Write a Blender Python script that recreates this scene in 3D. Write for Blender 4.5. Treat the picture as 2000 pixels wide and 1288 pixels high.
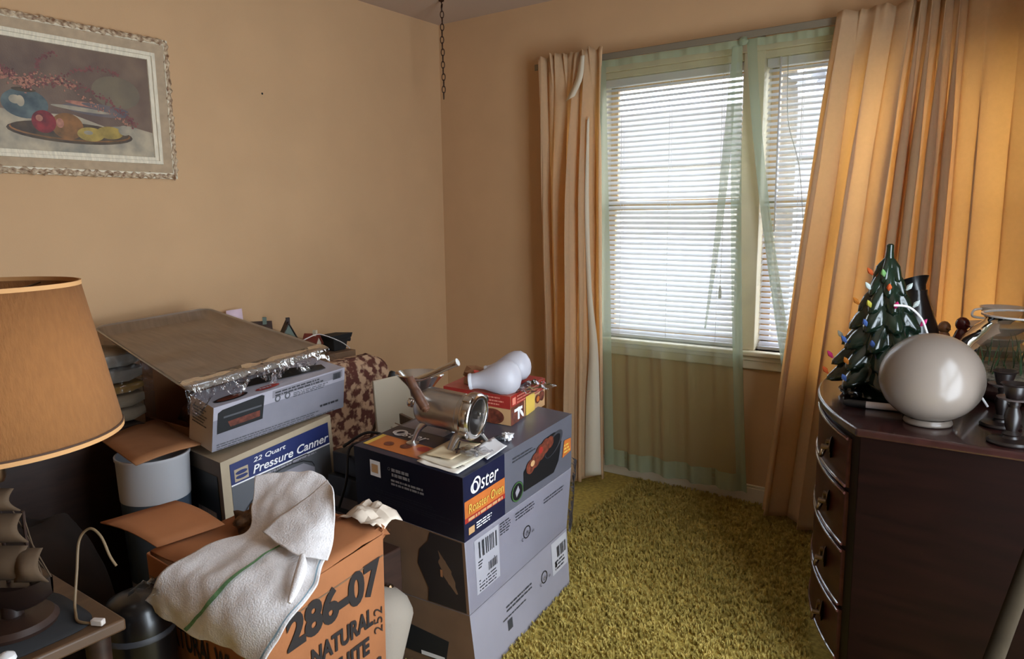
import bpy, math, random
import numpy as np
from mathutils import Vector, Matrix, noise
for o in list(bpy.data.objects): bpy.data.objects.remove(o)
random.seed(7)
S = bpy.context.scene
C = S.collection
V = Vector

# ------------------------------------------------------------------ camera
CAM = V((2.87586, -3.30247, 1.34484))
cr = V((0.8117086, 0.5839243, -0.0127060)); cu = V((-0.0786896, 0.1308901, 0.9882691)); cf = V((-0.5787374, 0.8011867, -0.1521933))
cam = bpy.data.cameras.new('camera'); camo = bpy.data.objects.new('camera', cam); C.objects.link(camo)
cam.sensor_width = 36; cam.lens = 1415.36 / 2000 * 36; cam.clip_start = .02
camo.matrix_world = Matrix(((cr.x, cu.x, -cf.x, CAM.x), (cr.y, cu.y, -cf.y, CAM.y), (cr.z, cu.z, -cf.z, CAM.z), (0, 0, 0, 1)))
S.camera = camo
# ------------------------------------------------------------------ light
S.view_settings.view_transform = 'Standard'; S.view_settings.look = 'None'
S.view_settings.exposure = 0.42; S.view_settings.gamma = 1; S.view_settings.use_curve_mapping = False
try:
    S.cycles.max_bounces = 10; S.cycles.transparent_max_bounces = 32; S.cycles.diffuse_bounces = 6
    S.cycles.sample_clamp_indirect = 6; S.cycles.use_denoising = True
except Exception: pass
w = bpy.data.worlds.new('sky'); S.world = w; w.use_nodes = True
bg = w.node_tree.nodes['Background']; bg.inputs[0].default_value = (.84, .89, 1, 1); bg.inputs[1].default_value = 11.5
def area(name, loc, to, size, power, col, sy=None, portal=False):
    l = bpy.data.lights.new(name, 'AREA'); l.energy = power; l.color = col; l.size = size
    if sy: l.shape = 'RECTANGLE'; l.size_y = sy
    o = bpy.data.objects.new(name, l); C.objects.link(o); o.location = loc
    o.rotation_euler = (V(to) - V(loc)).to_track_quat('-Z', 'Y').to_euler()
    if portal: l.cycles.is_portal = True
    return o
area('window_portal', (2.0, .2, 1.39), (2.0, -1, 1.39), 2.05, 1, (1, 1, 1), 1.45, portal=True)
area('hall_fill', (2.55, -4.75, 2.25), (2.2, -3.4, 1.2), .45, .8, (1, .86, .70))  # added warm fill light from behind the camera, no fixture
area('window_portal', (3.46, -2.0, 1.1), (0, -2.0, 1.1), 1.3, 1, (1, 1, 1), 2.05, portal=True)  # portal for the added patio door

# ------------------------------------------------------------------ materials
def lin(c):
    f = lambda v: v / 12.92 if v <= .04045 else ((v + .055) / 1.055) ** 2.4
    return tuple(f(x / 255) for x in c) + (1,)
MATS = {}
def M(name, rgb, rough=.6, metal=0., var=0., vs=20., bump=0., bs=60., stretch=None, spec=.5, coat=0., translucent=0., transp=0., rgb2=None, detail=3., sheen=0., wave=None, tcol=None):
    if name in MATS: return MATS[name]
    m = bpy.data.materials.new(name); MATS[name] = m; m.use_nodes = True
    nt = m.node_tree; N = nt.nodes; L = nt.links; b = N['Principled BSDF']; out = N['Material Output']
    col = lin(rgb); b.inputs['Base Color'].default_value = col; b.inputs['Roughness'].default_value = rough; b.inputs['Metallic'].default_value = metal
    b.inputs['Specular IOR Level'].default_value = spec
    if coat: b.inputs['Coat Weight'].default_value = coat; b.inputs['Coat Roughness'].default_value = .08
    if sheen: b.inputs['Sheen Weight'].default_value = sheen
    tc = N.new('ShaderNodeTexCoord'); src = tc.outputs['Object']; csock = None
    if stretch:
        mp = N.new('ShaderNodeMapping'); mp.inputs['Scale'].default_value = stretch; L.new(src, mp.inputs[0]); src = mp.outputs[0]
    if var or rgb2:
        n = N.new('ShaderNodeTexNoise'); n.inputs['Scale'].default_value = vs; n.inputs['Detail'].default_value = detail; L.new(src, n.inputs['Vector'])
        r = N.new('ShaderNodeValToRGB'); r.color_ramp.elements[0].position = .32; r.color_ramp.elements[1].position = .68
        c1 = lin(rgb2) if rgb2 else tuple(max(0, x * (1 - var)) for x in col[:3]) + (1,)
        c2 = col if rgb2 else tuple(min(1, x * (1 + var)) for x in col[:3]) + (1,)
        r.color_ramp.elements[0].color = c1; r.color_ramp.elements[1].color = c2
        L.new(n.outputs['Fac'], r.inputs[0]); L.new(r.outputs[0], b.inputs['Base Color']); csock = r.outputs[0]
    if bump:
        if wave:
            n2 = N.new('ShaderNodeTexWave'); n2.inputs['Scale'].default_value = bs; n2.bands_direction = wave; n2.inputs['Distortion'].default_value = 1.5
        else:
            n2 = N.new('ShaderNodeTexNoise'); n2.inputs['Scale'].default_value = bs; n2.inputs['Detail'].default_value = 4
        L.new(src, n2.inputs['Vector']); bp = N.new('ShaderNodeBump'); bp.inputs['Strength'].default_value = bump; bp.inputs['Distance'].default_value = .004
        L.new(n2.outputs['Fac'], bp.inputs['Height']); L.new(bp.outputs[0], b.inputs['Normal'])
    last = b.outputs[0]
    if translucent:
        t = N.new('ShaderNodeBsdfTranslucent'); t.inputs[0].default_value = col
        if csock and not tcol: L.new(csock, t.inputs[0])
        if tcol: t.inputs[0].default_value = lin(tcol)
        mx = N.new('ShaderNodeMixShader'); mx.inputs[0].default_value = translucent; L.new(last, mx.inputs[1]); L.new(t.outputs[0], mx.inputs[2]); last = mx.outputs[0]
    if transp:
        t = N.new('ShaderNodeBsdfTransparent'); mx = N.new('ShaderNodeMixShader'); mx.inputs[0].default_value = transp
        L.new(last, mx.inputs[1]); L.new(t.outputs[0], mx.inputs[2]); last = mx.outputs[0]
    L.new(last, out.inputs[0])
    return m
def glassy(name, tint=(235, 240, 240), gloss=.25, rough=.05, bump=0, bs=40, spec_fres=True):
    if name in MATS: return MATS[name]
    m = bpy.data.materials.new(name); MATS[name] = m; m.use_nodes = True; nt = m.node_tree; N = nt.nodes; L = nt.links
    N.remove(N['Principled BSDF']); t = N.new('ShaderNodeBsdfTransparent'); t.inputs[0].default_value = lin(tint)
    g = N.new('ShaderNodeBsdfGlossy'); g.inputs['Roughness'].default_value = rough
    mx = N.new('ShaderNodeMixShader'); lw = N.new('ShaderNodeLayerWeight'); lw.inputs[0].default_value = gloss
    L.new(lw.outputs['Fresnel'], mx.inputs[0]); L.new(t.outputs[0], mx.inputs[1]); L.new(g.outputs[0], mx.inputs[2])
    if bump:
        tc = N.new('ShaderNodeTexCoord'); n = N.new('ShaderNodeTexNoise'); n.inputs['Scale'].default_value = bs; n.inputs['Detail'].default_value = 4
        bp = N.new('ShaderNodeBump'); bp.inputs['Strength'].default_value = bump; bp.inputs['Distance'].default_value = .01
        L.new(tc.outputs['Object'], n.inputs['Vector']); L.new(n.outputs['Fac'], bp.inputs['Height']); L.new(bp.outputs[0], g.inputs['Normal']); L.new(bp.outputs[0], lw.inputs['Normal'])
    L.new(mx.outputs[0], N['Material Output'].inputs[0]); return m
WALL = M('wall_paint', (193, 156, 116), .9, var=.03, vs=4, bump=.15, bs=220)
CEIL = M('ceiling_paint', (186, 166, 148), .9, bump=.15, bs=150)
TRIM = M('cream_trim', (208, 196, 170), .5, var=.06, vs=6)
DRAPE = M('drape_cloth', (212, 190, 154), .9, var=.05, vs=60, bump=.2, bs=260, translucent=.52, tcol=(248, 210, 152))
DRAPEH = M('drape_heading', (196, 172, 138), .95, var=.06, vs=60, bump=.2, bs=260, translucent=.2)
LINING = M('drape_lining', (232, 222, 200), .9, bump=.1, bs=200, translucent=.25)
SHEER = M('green_sheer', (150, 148, 94), .9, translucent=.16, transp=.56, tcol=(206, 214, 206))
SHEER2 = M('green_sheer_hem', (160, 170, 138), .9, translucent=.22, transp=.36, tcol=(190, 204, 186))
BLIND = M('blind_white', (214, 213, 222), .45, translucent=.12)
WOODF = M('window_wood', (205, 160, 105), .5, var=.15, vs=8, stretch=(6, 6, 1))
CARD = M('cardboard', (150, 100, 62), .85, var=.08, vs=12, bump=.12, bs=90)
CARD_OR = M('orange_cardboard', (152, 94, 54), .85, var=.10, vs=9, bump=.12, bs=70)
CARD_DK = M('kraft_brown', (112, 84, 60), .85, var=.12, vs=9)
BLACK = M('black', (14, 13, 15), .5)
DKBLACK = M('matte_black', (20, 18, 18), .8)
NAVY = M('navy_print', (24, 26, 50), .35, var=.1)
WHITE = M('white_print', (225, 222, 222), .5)
LABEL = M('grey_label', (172, 168, 170), .5)
GREYP = M('grey_print', (88, 87, 94), .35, var=.05, vs=8)
LGREY = M('light_grey_card', (136, 131, 138), .55, var=.05, vs=7)
ORANGE = M('orange_print', (178, 98, 44), .4, var=.12, vs=20)
RED = M('red_print', (148, 40, 32), .45, var=.08)
YELL = M('yellow_print', (206, 170, 74), .5)
CREAM = M('cream_card', (164, 146, 120), .6, var=.04)
BLUE = M('blue_print', (28, 38, 88), .4)
MIDGREY = M('mid_grey_print', (82, 82, 86), .45)
DKGREY = M('dark_grey_print', (52, 52, 56), .5)
GREENP = M('green_print', (60, 92, 48), .5)
BROWNP = M('brown_food_print', (98, 46, 30), .5, var=.5, vs=60)
TAN = M('tan_print', (184, 142, 98), .5)
STEEL = M('aluminium', (200, 198, 196), .32, 1., var=.06, vs=30, bump=.05, bs=60)
CHROME = M('chrome', (205, 202, 200), .18, 1.)
PAN = M('pan_metal', (196, 182, 164), .45, .3, var=.10, vs=10, stretch=(1, 8, 1))
CLEAR = glassy('clear_plastic', (240, 240, 242), .30, .2, .8, 34)
FILM = glassy('thin_film', (244, 244, 246), .10, .25, .25, 14)
GLASS = glassy('clear_glass', (240, 245, 244), .28, .03)
PANE = glassy('window_glass', (246, 250, 250), .08, .01)
MAHOG = M('mahogany', (62, 34, 26), .3, var=.25, vs=5, stretch=(1, 1, 9), coat=0, spec=.08)
MAHOGT = M('mahogany_top', (42, 20, 18), .24, var=.25, vs=6, stretch=(9, 1, 1), coat=.4)
BRASS = M('aged_brass', (110, 88, 66), .35, 1.)
DKWOOD = M('dark_wood', (48, 30, 22), .45, var=.3, vs=8, stretch=(1, 1, 6))
TANWOOD = M('tan_wood', (84, 60, 40), .5, var=.2, vs=8, stretch=(8, 1, 1))
TOWEL = M('towel_cloth', (216, 210, 208), .95, var=.04, vs=90, bump=.5, bs=260)
STRIPE = M('towel_green_stripe', (96, 136, 92), .95, var=.2, vs=90, bump=.4, bs=240)
STRIPE2 = M('towel_grey_stripe', (120, 140, 150), .95, bump=.3, bs=240)
SHADE = M('burlap_shade', (152, 100, 54), .95, var=.07, vs=120, stretch=(1, 1, .3), bump=.4, bs=260, translucent=.10)
SHADETRIM = M('shade_trim', (202, 150, 96), .8)
SAIL = M('sail_cloth', (84, 64, 44), .85, var=.2, vs=10)
FROST = M('frosted_glass', (200, 196, 202), .4, translucent=.3)
OPAL = M('opal_glass', (122, 110, 100), .24, spec=.4, translucent=.08)
TREEG = M('green_glaze', (20, 36, 25), .22, var=.4, vs=14, coat=.4)
BLKGLAZE = M('black_glaze', (14, 12, 12), .3, coat=.15)

# ------------------------------------------------------------------ mesh builder
WL = {}
def centre(vs):
    a = np.array(vs); return V(((a[:, 0].min() + a[:, 0].max()) / 2, (a[:, 1].min() + a[:, 1].max()) / 2, a[:, 2].min()))
class MB:
    def __init__(s): s.v = []; s.f = []; s.m = []
    def add(s, vs, fs, m=0):
        n = len(s.v); s.v += [tuple(x) for x in vs]; s.f += [tuple(i + n for i in f) for f in fs]
        s.m += [m] * len(fs) if isinstance(m, int) else list(m); return s
    def hexa(s, c, m=0):           # 8 corners, bottom 4 (ccw from above) then top 4
        return s.add(c, [(3, 2, 1, 0), (4, 5, 6, 7), (0, 1, 5, 4), (1, 2, 6, 5), (2, 3, 7, 6), (3, 0, 4, 7)], m)
    def box(s, x0, x1, y0, y1, z0, z1, m=0):
        return s.hexa([(x0, y0, z0), (x1, y0, z0), (x1, y1, z0), (x0, y1, z0), (x0, y0, z1), (x1, y0, z1), (x1, y1, z1), (x0, y1, z1)], m)
    def obox(s, O, U, W_, Z, m=0):
        O, U, W_, Z = V(O), V(U), V(W_), V(Z)
        return s.hexa([O, O + U, O + U + W_, O + W_, O + Z, O + U + Z, O + U + W_ + Z, O + W_ + Z], m)
    def grid(s, P, m=0, closeu=False, closev=False):
        nu, nv = len(P), len(P[0]); fs = []; ms = []
        for i in range(nu if closeu else nu - 1):
            for j in range(nv if closev else nv - 1):
                i2, j2 = (i + 1) % nu, (j + 1) % nv
                fs.append((i * nv + j, i2 * nv + j, i2 * nv + j2, i * nv + j2)); ms.append(m(i, j) if callable(m) else m)
        return s.add([p for r in P for p in r], fs, ms)
    def tube(s, path, rad, n=10, m=0, cap=True, up=None, flat=1.):
        path = [V(p) for p in path]; R = rad if isinstance(rad, (list, tuple)) else [rad] * len(path); rows = []; pu = None
        for i, p in enumerate(path):
            d = (path[min(i + 1, len(path) - 1)] - path[max(i - 1, 0)]).normalized()
            if pu is None:
                a = V(up) if up else (V((0, 0, 1)) if abs(d.z) < .9 else V((1, 0, 0)))
            else: a = pu
            x = d.cross(a); x = x.normalized() if x.length > 1e-6 else d.orthogonal().normalized(); y = x.cross(d).normalized(); pu = y
            rows.append([p + (x * math.cos(t) + y * math.sin(t) * flat) * R[i] for t in [2 * math.pi * k / n for k in range(n)]])
        s.grid(rows, m, closev=True)
        if cap:
            for r, rv in ((rows[0], False), (rows[-1], True)):
                s.add(r, [tuple(range(n))[::-1] if rv else tuple(range(n))], m)
        return s
    def lathe(s, O, prof, n=32, m=0, axis=(0, 0, 1), mod=None, cap=True):
        O = V(O); a = V(axis).normalized(); x = a.orthogonal().normalized() if abs(a.z) < .99 else V((1, 0, 0)); y = a.cross(x)
        rows = []
        for k, (r, h) in enumerate(prof):
            rows.append([O + a * (h + (mod(k, t, 1) if mod else 0)) + (x * math.cos(t) + y * math.sin(t)) * (r * (mod(k, t, 0) if mod else 1)) for t in [2 * math.pi * j / n for j in range(n)]])
        s.grid(rows, (lambda i, j: m[i]) if isinstance(m, list) else m, closev=True)
        if cap:
            mm = m if isinstance(m, int) else m[0]
            if prof[0][0] > 1e-4: s.add(rows[0], [tuple(range(n))[::-1]], mm)
            if prof[-1][0] > 1e-4: s.add(rows[-1], [tuple(range(n))], mm if isinstance(m, int) else m[-1])
        return s
    def ball(s, c, r, n=16, m=0, sc=(1, 1, 1), jit=0, seed=0):
        rows = []
        for i in range(n // 2 + 1):
            a = math.pi * i / (n // 2); row = []
            for j in range(n):
                b = 2 * math.pi * j / n; d = V((math.sin(a) * math.cos(b), math.sin(a) * math.sin(b), math.cos(a)))
                k = r * (1 + (jit * noise.noise(d * 2.3 + V((seed, seed * 1.7, 0))) if jit else 0))
                row.append((c[0] + d.x * k * sc[0], c[1] + d.y * k * sc[1], c[2] + d.z * k * sc[2]))
            rows.append(row)
        return s.grid(rows[::-1], m, closev=True)
    def build(s, name, mats, parent=None, bevel=0, seg=2, solid=0, sub=0, angle=38, origin=None, smooth=True):
        me = bpy.data.meshes.new(name); mats = mats if isinstance(mats, list) else [mats]
        if parent is not None: off = WL[parent.name]
        else: off = V(origin) if origin else centre(s.v)
        me.from_pydata([(x[0] - off.x, x[1] - off.y, x[2] - off.z) for x in s.v], [], s.f)
        for m in mats: me.materials.append(m)
        me.polygons.foreach_set('material_index', s.m)
        if smooth:
            me.polygons.foreach_set('use_smooth', [True] * len(s.f)); me.update(); me.set_sharp_from_angle(angle=math.radians(angle))
        o = bpy.data.objects.new(name, me); C.objects.link(o)
        if parent is not None: o.parent = parent
        else: o.location = off
        WL[o.name] = off.copy()
        if solid: md = o.modifiers.new('thickness', 'SOLIDIFY'); md.thickness = solid; md.offset = 0
        if bevel: md = o.modifiers.new('bevel', 'BEVEL'); md.width = bevel; md.segments = seg; md.limit_method = 'ANGLE'; md.angle_limit = math.radians(40)
        if sub: md = o.modifiers.new('subd', 'SUBSURF'); md.levels = sub; md.render_levels = sub
        return o
def tag(o, label, cat, group=None, kind=None):
    o['label'] = label; o['category'] = cat
    if group: o['group'] = group
    if kind: o['kind'] = kind
    return o
def thing(name, loc, label, cat, group=None):
    o = bpy.data.objects.new(name, None); C.objects.link(o); o.location = loc; o.empty_display_size = .05; WL[o.name] = V(loc)
    return tag(o, label, cat, group)
def struct(mb, name, mats, parent=None, **k):
    o = mb.build(name, mats, parent, **k)
    if parent is None: o['kind'] = 'structure'
    return o
# text geometry (built-in font turned into mesh), cached
TX = {}
def text_geo(t, bold=0., shear=0.):
    k = (t, bold, shear)
    if k not in TX:
        c = bpy.data.curves.new('txt', 'FONT'); c.body = t; c.offset = bold; c.resolution_u = 4
        o = bpy.data.objects.new('txt', c); C.objects.link(o); dg = bpy.context.evaluated_depsgraph_get(); dg.update()
        me = bpy.data.meshes.new_from_object(o.evaluated_get(dg))
        vs = [(v.co.x + shear * v.co.y, v.co.y) for v in me.vertices]; fs = [tuple(p.vertices) for p in me.polygons]
        bpy.data.objects.remove(o); bpy.data.curves.remove(c); bpy.data.meshes.remove(me); TX[k] = (vs, fs)
    return TX[k]
class Face:            # a bilinear panel to print on: corners bl, br, tr, tl seen from outside
    def __init__(s, bl, br, tr, tl): s.c = [V(x) for x in (bl, br, tr, tl)]; s.n = ((s.c[1] - s.c[0]).cross(s.c[3] - s.c[0])).normalized()
    def pt(s, a, b, off=.0012):
        bl, br, tr, tl = s.c; return (bl * (1 - a) + br * a) * (1 - b) + (tl * (1 - a) + tr * a) * b + s.n * off
    def w(s): return ((s.c[1] - s.c[0]).length + (s.c[2] - s.c[3]).length) / 2
    def h(s): return ((s.c[3] - s.c[0]).length + (s.c[2] - s.c[1]).length) / 2
    def rect(s, mb, a0, b0, a1, b1, m=0, off=.0012, n=1):
        P = [[s.pt(a0 + (a1 - a0) * i / n, b0 + (b1 - b0) * j / n, off) for j in range(n + 1)] for i in range(n + 1)]; mb.grid(P, m)
    def poly(s, mb, pts, m=0, off=.0016): mb.add([s.pt(a, b, off) for a, b in pts], [tuple(range(len(pts)))], m)
    def ell(s, mb, a, b, ra, rb, m=0, off=.002, n=28, rot=0, a0=0, a1=2 * math.pi):
        pts = []
        for k in range(n):
            t = a0 + (a1 - a0) * k / n; x, y = ra * math.cos(t), rb * math.sin(t)
            pts.append((a + x * math.cos(rot) - y * math.sin(rot), b + x * math.sin(rot) + y * math.cos(rot)))
        s.poly(mb, pts, m, off)
    def ring(s, mb, a, b, r, wd, m=0, off=.002, n=28):
        asp = s.w() / s.h(); P = [[s.pt(a + q * math.cos(t), b + q * asp * math.sin(t), off) for q in (r - wd, r)] for t in [2 * math.pi * k / n for k in range(n)]]
        mb.grid(P, m, closeu=True)
    def text(s, mb, t, a0, b0, a1, h=None, m=0, off=.0048, bold=0., shear=0., rot=0):
        vs, fs = text_geo(t, bold, shear); xs = [v[0] for v in vs]; x0, x1 = min(xs), max(xs); ys = [v[1] for v in vs]; y0 = min(ys); y1 = max(ys)
        W, H = s.w(), s.h(); sx = (a1 - a0) / (x1 - x0); sy = (h / (y1 - y0)) if h else sx * W / H
        out = []
        for x, y in vs:
            da, db = (x - x0) * sx, (y - y0) * sy
            if rot: X, Y = da * W, db * H; da, db = (X * math.cos(rot) - Y * math.sin(rot)) / W, (X * math.sin(rot) + Y * math.cos(rot)) / H
            out.append(s.pt(a0 + da, b0 + db, off))
        mb.add(out, fs, m)
    def lines(s, mb, a0, b1, a1, n, h, gap, m=0, off=.002, seed=0):   # rows of unreadably small print
        rnd = random.Random(seed)
        for k in range(n):
            a = a0; b = b1 - k * (h + gap); e = a0 + (a1 - a0) * rnd.uniform(.75, 1)
            while a < e:
                wd = min(rnd.uniform(.01, .05), e - a); s.rect(mb, a, b - h, a + wd, b, m, off); a += wd + .007
    def bars(s, mb, a0, b0, a1, b1, m=0, off=.003, seed=0):
        rnd = random.Random(seed); a = a0
        while a < a1:
            wd = rnd.uniform(.004, .012) * (a1 - a0) * 6; s.rect(mb, a, b0, min(a + wd, a1), b1, m, off); a += wd * rnd.uniform(1.5, 2.6)
def carton(mb, low, top, m=(0, 0, 0, 0, 0), n=6):   # low/top: 4 corners N,R,B,L (ccw from above). m: side NR, RB, BL, LN, top
    low = [V(x) for x in low]; top = [V(x) for x in top]
    for k in range(4):
        a, b = k, (k + 1) % 4; P = [[(low[a].lerp(low[b], i / n)).lerp(top[a].lerp(top[b], i / n), j / n) for j in range(n + 1)] for i in range(n + 1)]
        mb.grid(P, m[k])
    P = [[(top[0].lerp(top[1], i / n)).lerp(top[3].lerp(top[2], i / n), j / n) for j in range(n + 1)] for i in range(n + 1)]
    mb.grid(P, m[4])
    mb.add(low, [(3, 2, 1, 0)], m[0])
def spline(pts, n=8):          # Catmull-Rom through points
    P = [V(p) for p in pts]; out = []
    for i in range(len(P) - 1):
        a = P[max(i - 1, 0)]; b = P[i]; c = P[i + 1]; d = P[min(i + 2, len(P) - 1)]
        for k in range(n):
            t = k / n; out.append(.5 * ((2 * b) + (c - a) * t + (2 * a - 5 * b + 4 * c - d) * t * t + (3 * b - a - 3 * c + d) * t ** 3))
    out.append(P[-1]); return out
def cnet(rows, n=6):           # smooth surface through a net of points
    R_ = [spline(r, n) for r in rows]; cols = [spline([r[j] for r in R_], n) for j in range(len(R_[0]))]
    return [[cols[j][i] for j in range(len(cols))] for i in range(len(cols[0]))]
def wob(p, s, a, seed=0): return noise.noise(V(p) * s + V((seed, seed * .7, seed * 1.3))) * a

# ================================================================== THE ROOM
RX, RY, H = 3.3, -3.85, 2.44
struct(MB().box(-.1, RX + .1, RY - 2.0, .1, -.12, 0), 'floor', M('carpet_base', (168, 146, 66), .95, var=.3, vs=60, bump=1, bs=150), origin=(0, 0, 0))
struct(MB().box(-.1, RX + .1, RY - 2.0, .14, H, H + .1), 'ceiling', CEIL, origin=(0, 0, H))
struct(MB().box(-.12, 0, RY - 2.0, .14, 0, H), 'wall_left', WALL, origin=(0, 0, 0))
YA, YB, ZA, ZB = -2.62, -1.40, .06, 2.08          # glass patio door added in the right wall, out of view, for extra daylight
b = MB(); b.box(RX, RX + .12, RY - 2.0, YA, 0, H).box(RX, RX + .12, YB, .14, 0, H).box(RX, RX + .12, YA, YB, 0, ZA).box(RX, RX + .12, YA, YB, ZB, H)
struct(b, 'wall_right', WALL, origin=(RX, 0, 0))
b = MB(); YM = (YA + YB) / 2
for y0, y1, z0, z1 in ((YA, YA + .05, ZA, ZB), (YB - .05, YB, ZA, ZB), (YA, YB, ZA, ZA + .06), (YA, YB, ZB - .05, ZB), (YM - .04, YM + .04, ZA, ZB)): b.box(RX + .04, RX + .08, y0, y1, z0, z1)
struct(b, 'added_daylight_door', TRIM, bevel=.003); d1 = bpy.data.objects['added_daylight_door']
MB().box(RX + .058, RX + .062, YA + .04, YB - .04, ZA + .05, ZB - .04).build('pane', PANE, d1)
WX0, WX1, WZ0, WZ1 = 1.03, 2.98, .73, 2.045
b = MB(); b.box(0, WX0, 0, .14, 0, H).box(WX1, RX, 0, .14, 0, H).box(WX0, WX1, 0, .14, 0, WZ0).box(WX0, WX1, 0, .14, WZ1, H)
struct(b, 'wall_back', WALL, origin=(0, 0, 0), bevel=0)
b = MB(); b.box(0, 2.05, RY - .12, RY, 0, H).box(3.0, RX, RY - .12, RY, 0, H).box(2.05, 3.0, RY - .12, RY, 2.05, H)
struct(b, 'wall_front', WALL, origin=(0, RY, 0))
struct(MB().box(0, RX, RY - 2.1, RY - 2.0, 0, H), 'wall_hall', WALL, origin=(0, RY - 2, 0))
b = MB(); b.box(.0, RX, -.014, 0, 0, .075).box(0, RX, -.010, 0, .075, .088); struct(b, 'baseboard_back', TRIM, bevel=.003, origin=(0, 0, 0))
struct(MB().box(0, .014, RY, -.015, 0, .085), 'baseboard_left', TRIM, bevel=.003, origin=(0, 0, 0))
b = MB()                      # door casing round the hall doorway behind the camera
b.box(1.98, 2.05, RY, RY + .02, 0, 2.12).box(3.0, 3.07, RY, RY + .02, 0, 2.12).box(1.98, 3.07, RY, RY + .02, 2.05, 2.12); struct(b, 'trim_1', TRIM, origin=(2.5, RY, 0))

# window: casing, sill, apron, mullion, two double-hung sashes
win = bpy.data.objects.new('window_1', None); C.objects.link(win); win.location = (1.855, 0, WZ0); WL['window_1'] = V((1.855, 0, WZ0)); win['kind'] = 'structure'
b = MB(); b.box(WX0, WX0 + .03, 0, .13, WZ0, WZ1).box(WX1 - .03, WX1, 0, .13, WZ0, WZ1).box(WX0, WX1, 0, .13, WZ1 - .03, WZ1).box(WX0 - .05, WX0, -.016, 0, WZ0, WZ1 + .05).box(WX1, WX1 + .05, -.016, 0, WZ0, WZ1 + .05).box(WX0 - .05, WX1 + .05, -.016, 0, WZ1, WZ1 + .05)
b.build('window_frame', TRIM, win, bevel=.003)
b = MB(); b.box(WX0 - .06, WX1 + .06, -.050, .13, WZ0 - .022, WZ0); b.build('window_sill', TRIM, win, bevel=.006)
b = MB(); b.box(WX0 - .04, WX1 + .04, -.022, 0, WZ0 - .085, WZ0 - .022).box(WX0 - .04, WX1 + .04, -.030, 0, WZ0 - .045, WZ0 - .022); b.build('apron', TRIM, win, bevel=.004)
MX0, MX1 = 1.772, 1.862
b = MB(); b.box(MX0, MX1, -.012, .13, WZ0, WZ1); b.build('mullion', TRIM, win, bevel=.003)
for k, (a0, a1) in enumerate(((WX0 + .03, MX0), (MX1, WX1 - .03))):
    b = MB(); zm = 1.40
    for z0, z1, y in ((WZ0, zm + .02, .075), (zm - .02, WZ1 - .03, .10)):
        b.box(a0, a0 + .04, y, y + .025, z0, z1).box(a1 - .04, a1, y, y + .025, z0, z1).box(a0, a1, y, y + .025, z0, z0 + .045).box(a0, a1, y, y + .025, z1 - .045, z1)
    sash = b.build('sash', WOODF, win, bevel=.003)
    b = MB()
    for z0, z1, y in ((WZ0 + .04, zm, .087), (zm, WZ1 - .06, .112)): b.box(a0 + .03, a1 - .03, y, y + .003, z0, z1)
    b.build('pane', PANE, sash)

# ================================================================== OUTSIDE
b = MB(); b.box(-14, 18, .3, 34, -.55, -.5); struct(b, 'ground', M('lawn', (140, 140, 128), .95, var=.3, vs=1.5), origin=(0, 1, -.5))
hs = thing('neighbor_house', (-3, 9, -.5), 'pale house beyond the window seen through the left blind', 'house')
MB().box(-9, 1.6, 9, 15, -.5, 2.2).build('wall', M('siding', (200, 186, 176), .8, var=.05), hs)
MB().add([(-9.4, 8.5, 2.2), (2.0, 8.5, 2.2), (2.0, 15.5, 2.2), (-9.4, 15.5, 2.2), (-9.4, 12, 3.6), (2.0, 12, 3.6)], [(0, 1, 5, 4), (2, 3, 4, 5), (1, 2, 5), (3, 0, 4), (3, 2, 1, 0)]).build('roof', M('shingles', (104, 92, 88), .9, var=.1), hs)
BARK = M('bark', (92, 78, 66), .9, var=.3); LEAF = M('leaves', (160, 158, 166), .8, var=.4, vs=5, translucent=.2)
for k, (x, y, h, r, lab) in enumerate(((-3.4, 6.5, 6.2, 1.3, 'leafy tree outside at the left of the window'), (.2, 6.2, 6.6, 1.35, 'tall thin tree outside seen through the left blind'), (3.0, 7.0, 6.8, 1.5, 'leafy tree outside seen through the right blind'))):
    t = thing('tree', (x, y, -.5), lab, 'tree', 'trees outside the window')
    MB().tube([(x, y, -.5), (x + .05, y, h * .4), (x - .05, y, h * .9)], [.16, .12, .03], 10).build('trunk', BARK, t)
    b = MB(); rr = random.Random(k)
    for q in range(700):
        d = V((rr.gauss(0, 1), rr.gauss(0, 1), rr.gauss(0, 1))).normalized() * r * rr.random() ** .4; c = V((x, y, h * .72)) + V((d.x, d.y, d.z * 1.5)); u_ = V((rr.gauss(0, 1), rr.gauss(0, 1), rr.gauss(0, 1))).normalized() * .16; v_ = u_.orthogonal().normalized() * .1
        b.add([c - u_, c + v_, c + u_, c - v_], [(0, 1, 2, 3)])
    b.build('crown', LEAF, t, smooth=False)

MB().box(-2.5, 6, .14, .45, 2.30, 2.42).build('added_eave', TRIM, None); bpy.data.objects['added_eave']['kind'] = 'structure'  # unseen overhang, added to cut the sky light at the window
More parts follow.
